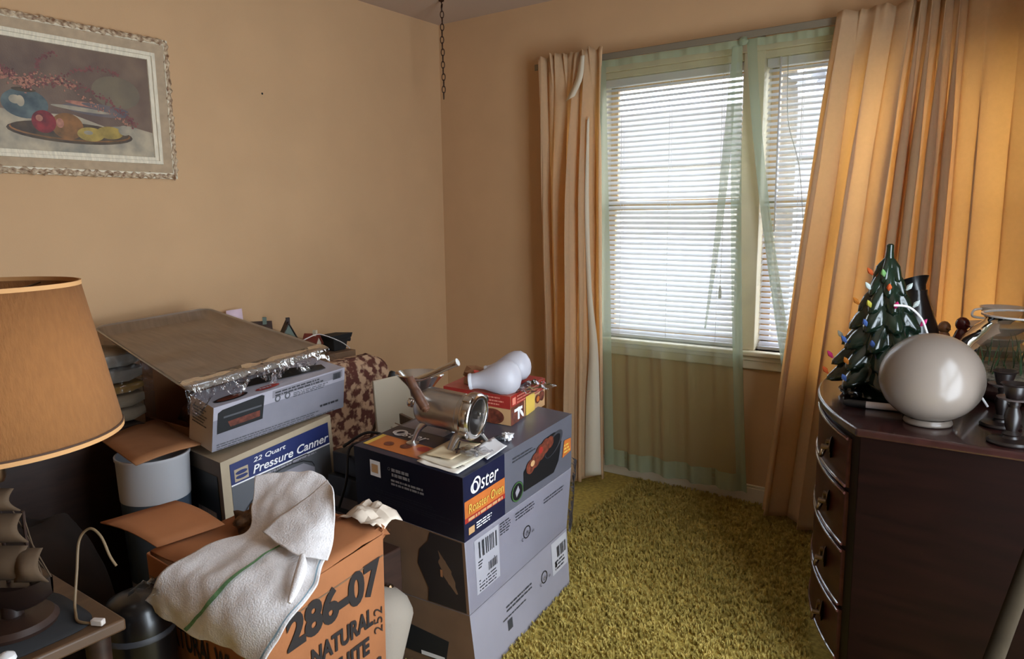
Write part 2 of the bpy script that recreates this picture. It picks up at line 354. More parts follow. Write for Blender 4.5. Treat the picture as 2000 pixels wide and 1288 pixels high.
# ================================================================== WINDOW DRESSING
def blind(x0, x1, label):
    t = thing('window_blind', ((x0 + x1) / 2, .03, WZ1 - .03), label, 'blind', 'mini blinds in the two window openings')
    zt = WZ1 - .032; MB().box(x0, x1, .012, .048, zt - .035, zt).build('headrail', BLIND, t, bevel=.003)
    b = MB(); n = 49; zb = WZ0 + .03; tilt = math.radians(36)
    for k in range(n):
        z = zb + (zt - .05 - zb) * k / (n - 1); prof = []
        for q in range(5):
            a = (q / 4 - .5); yy = a * .0275; prof.append((yy * math.cos(tilt), yy * math.sin(tilt) + .0022 * (1 - 4 * a * a)))
        rows = []
        for i in range(7):
            x = x0 + .004 + (x1 - x0 - .008) * i / 6; sag = wob((x, 0, z), 2.2, .004, 3)
            rows.append([(x, .030 + p[0], z + p[1] + sag) for p in prof])
        b.grid(rows)
    b.build('slats', BLIND, t, angle=80)
    MB().box(x0, x1, .018, .042, WZ0 + .002, WZ0 + .018).build('bottom_rail', BLIND, t, bevel=.003)
    b = MB()
    for f in (.14, .5, .86):
        x = x0 + (x1 - x0) * f; b.tube([(x, .016, zt), (x, .016, WZ0 + .01)], .0009, 5).tube([(x, .044, zt), (x, .044, WZ0 + .01)], .0009, 5)
    b.build('ladder_cords', BLIND, t)
    return t, zt
t, zt = blind(WX0 + .034, MX0 - .004, 'white mini blind in the left half of the window')
MB().tube(spline([(1.70, .006, zt), (1.695, .004, 1.4), (1.69, .004, 1.02)]), .0012, 6).build('pull_cord', BLIND, t)
MB().lathe((1.69, .004, .96), [(.003, .06), (.006, .045), (.0085, .005), (.006, 0)], 10).build('cord_tassel', BLIND, t)
t, zt = blind(MX1 + .004, WX1 - .034, 'white mini blind in the right half of the window')
MB().tube([(1.925, .004, zt), (1.928, .0, 1.27)], .004, 6).build('tilt_wand', M('wand', (180, 170, 190), .3), t)
MB().tube(spline([(1.955, .004, zt), (1.965, .004, 1.75), (2.02, .003, 1.55), (2.05, .003, 1.3), (2.10, .003, .95)]), .0016, 6).build('pull_cord', M('grey_cord', (150, 148, 150), .8), t)

rod = thing('curtain_rod', (1.85, -.09, 2.1), 'flat white curtain rod above the window', 'curtain rod')
MB().box(.72, 3.2, -.094, -.086, 2.087, 2.117).build('rail', M('rod_metal', (126, 116, 98), .5, .2), rod, bevel=.003)
for x in (.73, 1.85, 3.19): MB().box(x - .008, x + .008, -.086, -.0002, 2.092, 2.112).build('bracket', M('rod_metal', (168, 160, 146)), rod)

def sheer(name, xl, xr, label, y0, seed, zt=2.084, zb=.075, edge_l=None, hemw=.045):
    # xl(v), xr(v): left and right edge x at v (0 top .. 1 bottom)
    t = thing(name, ((xl(.5) + xr(.5)) / 2, y0, zb), label, 'sheer curtain', 'green sheer curtains on the window')
    nu, nv = 90, 60
    def P(u, v, dy=0):
        x = xl(v) + (xr(v) - xl(v)) * u; z = zt + (zb - zt) * v
        a = .004 + .010 * min(1, v * 1.5); ph = u * 30 + seed
        y = y0 - .004 + dy - a * math.sin(ph + .8 * math.sin(v * 2)) - .5 * a * math.sin(ph * 2.3 + 1) + wob((u * 2, v, 0), 3, .012 * v, seed)
        if z < WZ0 + .06: y = min(y, -.056)
        return (x, min(y, y0 + .012), z + (wob((u, 0, 0), 9, .012, seed) * (v ** 8)))
    MB().grid([[P(i / nu, j / nv) for j in range(nv + 1)] for i in range(nu + 1)]).build('panel', SHEER, t, angle=180)
    b = MB(); hb = .085 / (zt - zb)
    b.grid([[P(i / nu, 1 - hb + hb * j / 3, -.003) for j in range(4)] for i in range(nu + 1)]).build('bottom_hem', SHEER2, t, angle=180)
    b = MB()
    for side in (0, 1):
        wd = lambda v: hemw / max(.05, xr(v) - xl(v))
        b.grid([[P((wd(j / nv) * i / 3) if side == 0 else (1 - wd(j / nv) * i / 3), j / nv, -.004) for j in range(nv + 1)] for i in range(4)])
    b.build('side_hems', SHEER2, t, angle=180)
    b = MB(); b.grid([[P(i / nu, 0 + .016 * j / 3, -.004) for j in range(4)] for i in range(nu + 1)]); b.build('rod_pocket', SHEER2, t, angle=180)
    return t, P
ts, Ps = sheer('sheer_curtain', lambda v: 1.09 + .06 * v, lambda v: 1.79 + .03 * v + .06 * v * v, 'wide pale green sheer hanging straight over the left half of the window', -.088, 0)
# a folded-back strip near its right edge
b = MB(); L1 = spline([(1.752, -.104, 2.06), (1.722, -.104, 1.65), (1.695, -.104, 1.25), (1.66, -.104, .83)], 10); L2 = spline([(1.772, -.104, 2.06), (1.76, -.104, 1.65), (1.725, -.104, 1.25), (1.668, -.104, .83)], 10)
b.grid([L1, L2]); b.build('folded_strip', SHEER2, ts, angle=180)
sheer('sheer_curtain', lambda v: 1.805 + .02 * v + .30 * max(0, v) ** 1.35, lambda v: 2.24 + .02 * v, 'narrow green sheer swept aside over the right half of the window', -.078, 5, zb=.10)
MB().ball((1.795, -.10, 2.075), .018, 12, sc=(1.2, .7, 1), jit=.5).build('knot', SHEER2, ts)

def drape(name, label, xt, xb, yt, yb, fold, z0, z1, zb, nu=220, nv=70, pleats=(), hem=None, mat=DRAPE):
    t = thing(name, ((xt(.5) + xb(.5)) / 2, yt, z0), label, 'curtain', 'tan drapes at the window')
    rows = []
    for i in range(nu + 1):
        u = i / nu; row = []
        for j in range(nv + 1):
            v = j / nv; e = v ** .9
            zt = z1(u) if callable(z1) else z1; zbb = zb(u)
            z = zt + (zbb - zt) * v; x = xt(u) * (1 - e) + xb(u) * e + .5 * fold(u, v)[0]; y = yt * (1 - e) + yb(u) * e + fold(u, v)[1]
            for pu, pw in pleats:          # pinch pleats in the stiff heading
                k = math.exp(-((u - pu) / pw) ** 2) * max(0, 1 - v * 12); y -= .022 * k; z += .008 * k
            if z < .86 and x > 2.44: y = max(y, -.172)
            row.append((x, min(y, -.104), z))
        rows.append(row)
    MB().grid(rows).build('panel', mat, t, angle=180, solid=.002)
    nj = 4; MB().grid([[(p[0], p[1] + .004, p[2]) for p in r[:nj]] for r in rows]).build('heading', DRAPEH, t, angle=180)
    MB().grid([[(p[0], p[1] + .004, p[2]) for p in r[-4:]] for r in rows]).build('hem', DRAPEH, t, angle=180)
    return t, rows
def lfold(u, v):
    a = .010 + .030 * min(1, v * 3); ph = (u + .05 * math.sin(u * 9)) * 2 * math.pi * 4.2
    return (.030 * math.sin(2 * ph + .5) * min(1, v * 4), -a * (math.sin(ph + .6 * v) + .35 * math.sin(ph * 2.1 + 2)) - wob((u * 4, v * 1.5, 0), 2, .02, 4))
tl, rl = drape('window_drape', 'tan drape bunched at the left side of the window behind the stacked boxes', lambda u: .775 + .365 * u, lambda u: .84 + .36 * u, -.135, lambda u: -.15 - .16 * math.exp(-((u - .62) / .2) ** 2), lfold, .03, lambda u: 2.135 + .006 * math.sin(u * 40), lambda u: .03 + .01 * math.sin(u * 9), pleats=((.22, .02), (.30, .02), (.42, .02), (.72, .02), (.82, .02)))
# white lining turned outwards
b = MB(); A = spline([(1.040, -.175, 2.105), (1.020, -.185, 2.0), (.965, -.19, 1.90)], 8); B = spline([(1.062, -.175, 2.105), (1.06, -.19, 2.0), (1.02, -.195, 1.92)], 8); b.grid([A, B])
A = spline([(1.085, -.19, 1.80), (1.080, -.20, 1.4), (1.095, -.205, 1.0), (1.115, -.215, .7), (1.11, -.235, .4), (1.115, -.25, .05)], 8); B = spline([(1.095, -.185, 1.82), (1.098, -.19, 1.4), (1.12, -.20, 1.0), (1.16, -.205, .7), (1.175, -.21, .4), (1.185, -.21, .06)], 8); b.grid([A, B])
b.build('lining', LINING, tl, angle=180, solid=.0015)

def rxt(u): return float(np.interp(u, [0, .30, .36, .56, 1], [2.175, 2.44, 2.47, 2.62, 3.26]))
def rxb(u): return float(np.interp(u, [0, .12, .20, .28, .56, 1], [1.975, 2.10, 2.20, 2.27, 2.62, 3.26]))
def rph(u): return np.interp(u, [0, .30, .56, 1], [0, 2.3, 7.0, 10.4]) * 2 * math.pi
def rfold(u, v):
    ph = float(rph(u)); a = .014 + .034 * min(1, v * 2.2)
    return (.042 * math.sin(2 * ph + .6 * math.sin(u * 17)) * min(1, .15 + v * 3), -a * (math.sin(ph) + .4 * math.sin(ph * .53 + 1.3)) - .02 * v * math.sin(ph * .31))
def ryb(u): return float(np.interp(u, [0, .10, .20, .27, .33, 1], [-.15, -.17, -.235, -.18, -.15, -.15]))
tr_, rr_ = drape('window_drape', 'wide tan drape pulled across the right side of the window behind the dresser', rxt, rxb, -.135, ryb, rfold, .03, lambda u: 2.118 + .045 * (u > .33) * min(1, (u - .33) * 12) + .006 * math.sin(u * 50), lambda u: float(np.interp(u, [0, .12, .2, .3, 1], [.05, .032, .028, .06, .06])), nu=320, pleats=((.10, .015), (.20, .015), (.36, .012), (.41, .012), (.46, .012), (.51, .012), (.66, .015), (.80, .015)))

# chain hanging from the ceiling
t = thing('hanging_chain', (.333, -.356, 1.95), 'short dark metal chain hanging from the ceiling near the corner', 'chain')
b = MB(); n = 15; z = 2.418
for k in range(n):
    h = .036; c = V((.333 + wob((k, 0, 0), .3, .004), -.356, z - h / 2)); pts = []
    ax = V((.81, .58, 0)) if k % 2 else V((.45, -.75, 0)).normalized()
    for q in range(17):
        a = 2 * math.pi * q / 16; pts.append(c + ax * .0085 * math.cos(a) + V((0, 0, 1)) * (h / 2) * math.sin(a))
    b.tube(pts, .0024, 6, cap=False); z -= h - .0055
b.build('links', M('chain_bronze', (62, 40, 28), .5, .7), t)
MB().tube(spline([(.333, -.356, 2.44), (.333, -.356, 2.425), (.345, -.364, 2.415), (.338, -.359, 2.402), (.325, -.35, 2.408)]), .003, 8).lathe((.333, -.356, 2.43), [(.014, .0099), (.014, .004), (.006, 0)], 14).build('ceiling_hook', M('chain_bronze', (62, 40, 28)), t)

# ================================================================== PAINTING
t = thing('framed_painting', (0, -2.04, 1.513), 'still life painting of fruit and blossom in a carved cream frame on the left wall', 'painting')
y0, y1, z0, z1 = -2.46, -1.656, 1.518, 2.054
FR = M('frame_cream', (214, 202, 178), .6, var=.12, vs=25, stretch=(1, 6, 1)); FRB = M('frame_carving', (206, 184, 152), .65, rgb2=(112, 76, 48), vs=70)
FRC = M('frame_cove', (166, 142, 112), .6, var=.1, vs=30)
def rim(a, x): return [(x, y0 + a, z0 + a), (x, y1 - a, z0 + a), (x, y1 - a, z1 - a), (x, y0 + a, z1 - a)]
b = MB(); prof = [(.0, .003), (.0, .022), (.022, .030), (.023, .027), (.055, .018), (.056, .024), (.068, .022), (.069, .017), (.082, .014), (.083, .008)]
b.grid([rim(a, x) for a, x in prof], lambda i, j: 1 if 3 <= i < 4 else 0, closev=True); b.add(rim(0, .003), [(0, 1, 2, 3)]); mo = b.build('moulding', [FR, FRC], t, angle=25)
b = MB()
for (p, q) in ((rim(.011, .026)[0], rim(.011, .026)[1]), (rim(.011, .026)[1], rim(.011, .026)[2]), (rim(.011, .026)[2], rim(.011, .026)[3]), (rim(.011, .026)[3], rim(.011, .026)[0])):
    p, q = V(p), V(q); d = (q - p); Ln = d.length; dn = d.normalized(); s_ = V((1, 0, 0)).cross(dn); n = int(Ln / .003); rows = []
    for i in range(n + 1):
        c = p + d * i / n; row = []
        for j in range(9):
            a = math.pi * j / 8; rr = .011 * (1 + .25 * math.sin(i * .55 + 1.6 * math.cos(a) * 2) + .55 * noise.noise(V((i * .21, j * .6, p.y * 9 + p.z * 5)))); row.append(c + s_ * math.cos(a) * rr + V((1, 0, 0)) * (math.sin(a) * rr * .9 - .004))
        rows.append(row)
    b.grid(rows)
b.build('carved_edge', FRB, mo, angle=180)
# the canvas: paint strokes as thin flat shapes; (s, t) run over the part of the canvas inside the frame
cy0, cy1, cz0, cz1 = y0 + .083, y1 - .083, z0 + .083, z1 - .083
fc = Face((.009, cy0, cz0), (.009, cy1, cz0), (.009, cy1, cz1), (.009, cy0, cz1))
pm = [M('paint_ground', (122, 100, 82), .6, rgb2=(94, 74, 64), vs=7, bump=.2, bs=200), M('paint_cloth', (176, 160, 134), .6, rgb2=(128, 122, 108), vs=16), M('paint_teal', (92, 104, 102), .5, rgb2=(58, 68, 72), vs=20), M('paint_red', (142, 36, 40), .5, rgb2=(84, 22, 26), vs=25), M('paint_ochre', (146, 96, 48), .5, rgb2=(92, 66, 34), vs=18), M('paint_lemon', (176, 148, 70), .5, rgb2=(128, 108, 52), vs=20), M('paint_dark', (58, 46, 40), .6, rgb2=(86, 70, 50), vs=20), M('paint_rose', (132, 78, 72), .6, rgb2=(90, 52, 54), vs=40), M('paint_blossom', (178, 122, 98), .6, rgb2=(140, 92, 78), vs=60), M('paint_blue', (112, 100, 96), .6, rgb2=(84, 78, 84), vs=12), M('paint_green', (118, 104, 82), .6, rgb2=(104, 92, 76), vs=10)]
b = MB(); fc.rect(b, 0, 0, 1, 1, 0, 0)
sx = lambda px: (1 - (299 - px) / 299 * .815)      # horizontal place across the canvas
cw = (cy1 - cy0)
rnd = random.Random(3); _k = [0]
_ell = fc.ell
def ell2(mb, a, b_, ra, rb, m=0, off=0, **k): _k[0] += 1; _ell(mb, a, b_, ra, rb, m, .0004 + _k[0] * .0000045, **k)
fc.ell = ell2
fc.poly(b, [(0, 0), (1, 0), (1, .25), (.86, .30), (.72, .27), (.55, .36), (.3, .34), (.12, .37), (0, .33)], 1, .0003)
fc.ell(b, .80, .62, .14, .16, 10, .0003)
for px, ty, rx, ry, m, rot in ((180, .42, 70, .05, 9, -.1), (165, .47, 46, .022, 8, -.12), (150, .42, 60, .02, 1, -.1), (200, .46, 50, .025, 9, -.15)): fc.ell(b, sx(px), ty, rx / 299 * .8, ry, m, .0005, rot=rot)
fc.ell(b, sx(45), .42, .115, .135, 2, .0007); fc.ell(b, sx(45), .545, .06, .02, 6, .0009); fc.ell(b, sx(28), .45, .03, .04, 1, .0009)
fc.ell(b, sx(130), .180, .342, .104, 1, rot=-.03); fc.ell(b, sx(130), .184, .335, .10, 6, rot=-.03); fc.ell(b, sx(130), .195, .322, .086, 4, rot=-.03); fc.ell(b, sx(130), .205, .315, .080, 6, rot=-.03)
for px, ty, rx, ry, m in ((120, .245, .085, .125, 4), (76, .27, .062, .105, 3), (205, .215, .075, .062, 5), (165, .185, .075, .068, 5), (236, .25, .035, .05, 1)): fc.ell(b, sx(px), ty, rx, ry, m, .0012 + rnd.random() * .0002)
for px, ty, rx, ry, m in ((68, .30, .018, .03, 8), (106, .27, .02, .045, 8), (160, .20, .025, .02, 1), (37, .44, .02, .05, 1)): fc.ell(b, sx(px), ty, rx, ry, m, .0016)
def branch(pts, m, n, spread, r):
    P = spline([V((sx(a), c, 0)) for a, c in pts], 12)
    for k in range(int(n * 1.8)):
        q = P[int(rnd.random() ** .8 * (len(P) - 1))]; fc.ell(b, q.x + rnd.gauss(0, spread * .6), q.y + rnd.gauss(0, spread), r * rnd.uniform(.35, .9), r * rnd.uniform(.5, 1.4), m, .0006 + rnd.random() * .0003, n=7)
branch([(50, .62), (70, .74), (82, .85), (110, .93)], 7, 60, .012, .008); branch([(60, .62), (110, .70), (160, .80), (200, .83), (235, .80)], 7, 70, .012, .008)
branch([(50, .58), (100, .64), (160, .62), (220, .48), (262, .30)], 7, 90, .018, .009); branch([(40, .58), (80, .66), (140, .64)], 8, 60, .035, .008); branch([(150, .55), (190, .45), (250, .30)], 8, 30, .014, .007); branch([(0, .66), (25, .64), (55, .60)], 8, 45, .03, .010)
branch([(0, .75), (30, .66)], 7, 30, .02, .009)
b.build('canvas', pm, t, smooth=False)

o = MB().ball((.001, -1.213, 1.911), .005, 10, sc=(.5, 1, 1)).build('nail', DKBLACK, None); tag(o, 'tiny dark nail in the bare left wall to the right of the painting', 'nail')
# ================================================================== STACK OF THREE ROASTER BOXES
N0, R0 = V((1.652, -1.800, .0)), V((1.569, -1.150, .0)); N1, R1 = V((1.636, -1.812, .215)), V((1.576, -1.182, .237)); N2, R2 = V((1.631, -1.822, .440)), V((1.615, -1.214, .480)); N3, R3 = V((1.641, -1.835, .637)), V((1.624, -1.225, .677))
def back(N, R, w, dz=.02):
    d = (R - N); v = V((-d.y, d.x, 0)).normalized() * w + V((0, 0, dz)); return N, R, R + v, N + v
def gap(q, d): return [V((p.x, p.y, p.z + d)) for p in q]
q0, q1, q2, q3 = back(N0, R0, .43, 0), back(N1, R1, .43, .012), back(N2, R2, .424, .021), back(N3, R3, .424, .021)
def ul(fc, mb, a, b, r, m):
    fc.ring(mb, a, b, r, r * .18, m); asp = fc.w() / fc.h(); fc.text(mb, 'UL', a - r * .5, b - r * .42 * asp, a + r * .5, m=m, rot=.1)
    fc.text(mb, 'c', a - r * 1.6, b - r * asp * .9, a - r * 1.2, m=m); fc.text(mb, 'us', a + r * 1.15, b - r * asp * .6, a + r * 1.8, m=m)
# bottom
t = thing('roaster_carton', tuple((q0[0] + q0[2]) / 2), 'plain grey carton on the carpet, bottom of the stack of three oven boxes', 'box', 'three stacked roaster oven boxes')
b = MB(); carton(b, q0, gap(q1, -.001), (0, 0, 1, 1, 0)); b.build('carton_body', [LGREY, CARD_DK], t, bevel=.004)
f = Face(q0[0], q0[1], q1[1], q1[0]); g = MB(); b = MB()
f.rect(g, .80, .42, .985, .95, 1); f.bars(g, .86, .66, .97, .84, 0, seed=4); f.lines(g, .83, .62, .97, 3, .03, .03, 0, seed=1); f.rect(g, .83, .52, .85, .60, 2, .003)
ul(f, g, .70, .55, .035, 2); f.lines(g, .30, .66, .62, 2, .025, .035, 0, seed=3); f.lines(g, .26, .50, .50, 1, .02, .03, 0, seed=6); f.rect(g, .30, .28, .345, .44, 0)
g.build('printing', [DKGREY, LABEL, BLACK], t)
f = Face(q0[3], q0[0], q1[0], q1[3]); g = MB(); f.poly(g, [(.3, .2), (.75, .15), (.8, .5), (.3, .62)], 0); f.rect(g, .55, .18, .75, .24, 1, .003); g.build('printing', [DKBLACK, WHITE], t)
# middle
t = thing('roaster_carton', tuple((q1[0] + q1[2]) / 2), 'grey carton in clear plastic wrap, middle of the stack of three oven boxes', 'box', 'three stacked roaster oven boxes')
b = MB(); carton(b, gap(q1, .001), gap(q2, -.001), (0, 0, 1, 1, 0)); b.build('carton_body', [LGREY, CARD_DK], t, bevel=.004)
f = Face(q1[0], q1[1], q2[1], q2[0]); g = MB()
f.rect(g, .07, .18, .27, .93, 1); f.bars(g, .10, .66, .25, .88, 0, seed=2); f.bars(g, .17, .40, .25, .52, 0, .003, 9); f.lines(g, .09, .62, .25, 3, .02, .02, 0, seed=8); f.lines(g, .09, .36, .25, 4, .02, .025, 0, seed=5)
ul(f, g, .53, .50, .036, 2); f.lines(g, .42, .90, .62, 3, .018, .025, 0, seed=12); f.lines(g, .28, .92, .38, 5, .018, .02, 0, seed=13); f.lines(g, .70, .80, .92, 2, .018, .03, 0, seed=15)
g.build('printing', [DKGREY, LABEL, BLACK], t)
f = Face(q1[3], q1[0], q2[0], q2[3]); g = MB(); f.poly(g, [(.66, .02), (.98, .02), (.98, .98), (.7, .98), (.68, .85), (.60, .7), (.58, .5), (.64, .3), (.67, .2)], 0); f.rect(g, .78, .42, .80, .52, 1, .003); f.lines(g, .12, .9, .34, 2, .03, .04, 1, seed=3); g.build('printing', [M('brown_black', (34, 26, 24), .6), CARD], t)
f1 = Face(q1[0], q1[1], q2[1], q2[0]); g = MB(); g.grid([[f1.pt(i / 24, j / 8, .004 + abs(wob((i * .3, j * .5, 0), 1, .008))) for j in range(9)] for i in range(25)])
g.grid([[f1.pt(1, j / 8, .004) + V((.012 - k * .016, .008 + .022 * math.sin(k * 1.2) + wob((k, j * .6, 3), 1, .012), wob((k, j, 5), .8, .01))) for j in range(-1, 10)] for k in range(4)], 1)
g.build('plastic_wrap', [FILM, CLEAR], t, angle=180)
# top: the printed one
t = thing('roaster_carton', tuple((q2[0] + q2[2]) / 2), 'printed navy and grey roaster oven carton, top of the stack under the meat grinder', 'box', 'three stacked roaster oven boxes')
b = MB(); carton(b, gap(q2, .001), q3, (0, 0, 1, 1, 2)); b.build('carton_body', [GREYP, M('ink_black', (16, 17, 30), .3), M('grey_top', (74, 74, 84), .3, var=.05, vs=8)], t, bevel=.004)
pal = [NAVY, ORANGE, WHITE, BLACK, BROWNP, GREENP, RED, YELL, DKGREY, LGREY, TAN]
f = Face(q2[0], q2[1], q3[1], q3[0]); g = MB(); L = MB()
f.rect(g, .0, .0, .33, 1, 0, n=3); f.rect(g, .005, .28, .328, .62, 1, .002, 3); f.rect(g, .005, .28, .328, .36, 6, .0024, 3)
f.text(L, 'Oster', .06, .68, .27, .24, 2, shear=.2); f.ell(L, .082, .765, .022, .10, 0, .0028); f.ring(L, .082, .765, .030, .008, 2, .003)
f.text(L, 'Roaster Oven', .03, .415, .31, .14, 7, shear=.12); f.lines(L, .03, .34, .31, 1, .045, .03, 10, .003, 2)
f.rect(L, .03, .08, .075, .19, 10, .003); f.lines(L, .09, .20, .22, 3, .018, .022, 2, .003, 6)
f.ell(g, .44, .24, .056, .165, 3, .002); f.ring(g, .44, .24, .052, .007, 5, .0026); f.poly(g, [(.43, .15), (.46, .24), (.445, .34), (.42, .25)], 9, .0028)
f.poly(g, [(.50, .16), (.80, .14), (.85, .30), (.88, .62), (.86, .80), (.80, .86), (.70, .84), (.62, .72), (.50, .50)], 3, .002)
f.ell(g, .80, .66, .075, .20, 8, .0024, rot=-.3); f.ell(g, .79, .64, .062, .17, 3, .0026, rot=-.3)
for a, c, r in ((.56, .52, .05), (.61, .58, .055), (.66, .66, .06), (.71, .72, .055), (.755, .74, .045)): f.ell(g, a, c, r * .8, r * 2.3, 4, .003 + a * .001)
f.ell(g, .66, .70, .02, .06, 6, .0042); f.ell(g, .58, .56, .02, .05, 10, .0042)
f.poly(g, [(.89, .30), (.985, .34), (.985, .58), (.91, .60)], 1, .003); f.lines(L, .905, .52, .975, 3, .03, .03, 7, .004, 4)
f.lines(L, .40, .84, .62, 2, .02, .03, 8, .003, 3)
g.build('printing', pal, t); L.build('lettering', pal, t)
f = Face(q2[3], q2[0], q3[0], q3[3]); g = MB()
f.rect(g, .16, .60, .26, .86, 0); f.rect(g, .18, .66, .24, .80, 1, .0025)
f.ring(g, .345, .80, .012, .003, 2); f.lines(g, .37, .82, .56, 2, .05, .03, 2, seed=11); f.lines(g, .36, .64, .70, 2, .035, .025, 2, seed=12); f.lines(g, .2, .40, .9, 2, .01, .03, 3, seed=14); f.lines(g, .2, .30, .9, 3, .01, .025, 3, seed=15)
g.build('printing', [WHITE, TAN, M('dim_print', (120, 116, 116), .5), M('faint_print', (44, 44, 52), .4)], t)
# top panel printing: s runs from the near-left edge (L..N) towards the far end
f = Face(q3[0], q3[1], q3[2], q3[3]); g = MB(); L = MB()
f.rect(g, .0, .0, .33, 1, 0, n=3); f.poly(g, [(.045, .95), (.045, .40), (.19, .40), (.19, .95)], 1, .002); f.poly(g, [(.045, .97), (.045, .93), (.19, .93), (.19, .97)], 7, .0022)
f.ell(g, .11, .80, .025, .04, 4, .003); f.ell(g, .13, .66, .03, .045, 4, .003); f.ell(g, .15, .52, .03, .05, 6, .0028)
f.ell(g, .40, .30, .06, .05, 3, .002); f.ring(g, .40, .30, .05, .008, 5, .0026); f.poly(g, [(.91, .55), (.985, .55), (.985, .76), (.91, .76)], 1, .0025)
f.rect(g, .33, .55, .6, .97, 9, .0018)
f2 = Face(q3[1] * 0 + f.pt(.17, .99, 0), f.pt(.17, 0.01, 0), f.pt(.33, .01, 0), f.pt(.33, .99, 0))
f2.text(L, 'Oster', .06, .30, .40, .42, 2, shear=.2); f2.ring(L, .125, .50, .055, .02, 2, .003)
g.build('printing', pal, t); L.build('lettering', pal, t)
TOPZ = lambda x, y: .637 + (q3[1].z - q3[0].z) * (y + 1.835) / .61 + .021 * (1.641 - x) / .424
f_top = f
# papers and packets lying on it
PAPER = M('paper_white', (226, 218, 206), .7, var=.03); PAPER2 = M('paper_tan', (206, 184, 148), .7, var=.05)
def paper(name, pts, dz, mats, label, deco=None, cat='paper', curl=.006, seed=0, group='papers on the top roaster box'):
    c = [V((x, y, 0)) for x, y in pts]; n = 8; rows = []
    for i in range(n + 1):
        row = []
        for j in range(n + 1):
            p = (c[0].lerp(c[1], i / n)).lerp(c[3].lerp(c[2], i / n), j / n); row.append((p.x, p.y, TOPZ(p.x, p.y) + dz + abs(wob(p, 9, curl, seed)) + curl * .5 * (abs(i / n - .5) * 2) ** 3))
        rows.append(row)
    o = MB().grid(rows).build(name, mats[0], None, solid=.0012, angle=180); tag(o, label, cat, group)
    if deco:
        ff = Face(*[V((x, y, TOPZ(x, y) + dz + .0035)) for x, y in pts]); g = MB(); deco(ff, g); g.build('printing', mats[1:], o)
    return o
paper('booklet', [(1.47, -1.835), (1.622, -1.832), (1.612, -1.67), (1.47, -1.675)], .004, [PAPER, DKGREY], 'white folded booklet lowest on the roaster box top', lambda f, g: f.lines(g, .6, .3, .95, 3, .03, .03, 0), 'booklet', seed=1)
paper('leaflet', [(1.455, -1.815), (1.60, -1.822), (1.605, -1.70), (1.46, -1.69)], .009, [M('paper_ivory', (216, 206, 186), .7), DKGREY], 'ivory leaflet sandwiched between booklet and tan envelope', lambda f, g: f.lines(g, .1, .3, .5, 2, .03, .03, 0), 'leaflet', seed=4)
paper('envelope', [(1.47, -1.80), (1.565, -1.79), (1.565, -1.655), (1.465, -1.66)], .015, [PAPER2, DKGREY, BLACK], 'small tan envelope with round black mark on top of the papers', lambda f, g: (f.ell(g, .66, .5, .08, .07, 1), f.poly(g, [(.3, .9), (.35, .9), (.95, .2), (.92, .16)], 0)), 'envelope', seed=2)
paper('sheet_of_paper', [(1.555, -1.665), (1.635, -1.715), (1.622, -1.60), (1.545, -1.565)], .006, [WHITE, DKGREY], 'plain white sheet sticking out beside the grinder', None, 'paper', seed=3)
o = MB().grid([[(1.545 + .1 * i / 14, -1.77 + .075 * j / 8, TOPZ(1.6, -1.7) + .028 + abs(wob((i, j, 0), .7, .014, 2))) for j in range(9)] for i in range(15)]).build('plastic_packet', glassy('packet', (225, 225, 230), .6, .12, 1, 60), None, angle=180); tag(o, 'small clear plastic packet of hardware on the envelope', 'packet')
MB().tube([(1.56, -1.745, TOPZ(1.57, -1.74) + .026), (1.60, -1.725, TOPZ(1.6, -1.72) + .026)], .005, 8).ball((1.61, -1.735, TOPZ(1.61, -1.73) + .025), .007, 10).build('hardware', STEEL, o)
b = MB(); b.ball((1.583, -1.545, TOPZ(1.583, -1.545) + .013), .018, 14, sc=(1.1, .8, .7), jit=1.1, seed=4); b.ball((1.565, -1.56, TOPZ(1.56, -1.56) + .008), .012, 12, m=1, sc=(1.3, .9, .6), jit=.9, seed=2)
tag(b.build('crumpled_paper', [WHITE, DKGREY], None, angle=20), 'small scrap of crumpled white paper on the grey box top', 'paper scrap')

# ---------------------------------------------------------------- meat grinder
ax = V((.978, .183, -.09)).normalized(); up = V((0, 0, 1)); sd = up.cross(ax).normalized(); upp = ax.cross(sd)
RC = V((1.556, -1.660, .757))     # centre of the front ring
t = thing('meat_grinder', (1.43, -1.68, .66), 'cast metal hand meat grinder standing on the roaster box', 'meat grinder')
b = MB(); b.lathe(RC, [(.001, -.205), (.030, -.203), (.046, -.195), (.056, -.18), (.058, -.16), (.058, -.05), (.062, -.045), (.062, -.03), (.06, -.028)], 40, axis=ax)
b.obox(RC + upp * .054 - ax * .17 - sd * .012, ax * .125, sd * .024, upp * .008); b.build('barrel', STEEL, t)
b = MB()
def rmod(k, tt, which): return 0 if which else 1
b.lathe(RC, [(.052, -.030), (.070, -.030), (.073, -.022), (.073, -.004), (.068, .004), (.056, .006), (.053, 0), (.052, -.02)], 44, axis=ax, cap=False)
for k in range(4):
    a = math.radians(35 + 90 * k); d = sd * math.cos(a) + upp * math.sin(a); b.obox(RC + d * .066 - ax * .026 - d.cross(ax) * .011, d.cross(ax) * .022, d * .015, ax * .028)
b.build('screw_ring', CHROME, t, bevel=.003)
b = MB(); b.lathe(RC - ax * .012, [(.001, 0), (.053, 0), (.053, -.005)], 36, axis=ax, cap=False); b.build('grinding_plate', M('plate_dark', (46, 40, 36), .45, .8), t)
b = MB(); b.tube([RC - ax * .012, RC + ax * .006], .007, 10).obox(RC + ax * .0 - sd * .004 + upp * .004, ax * .012, sd * .008, upp * .012); b.build('feed_stud', CHROME, t, bevel=.001)
HB = RC - ax * .155 + upp * .05
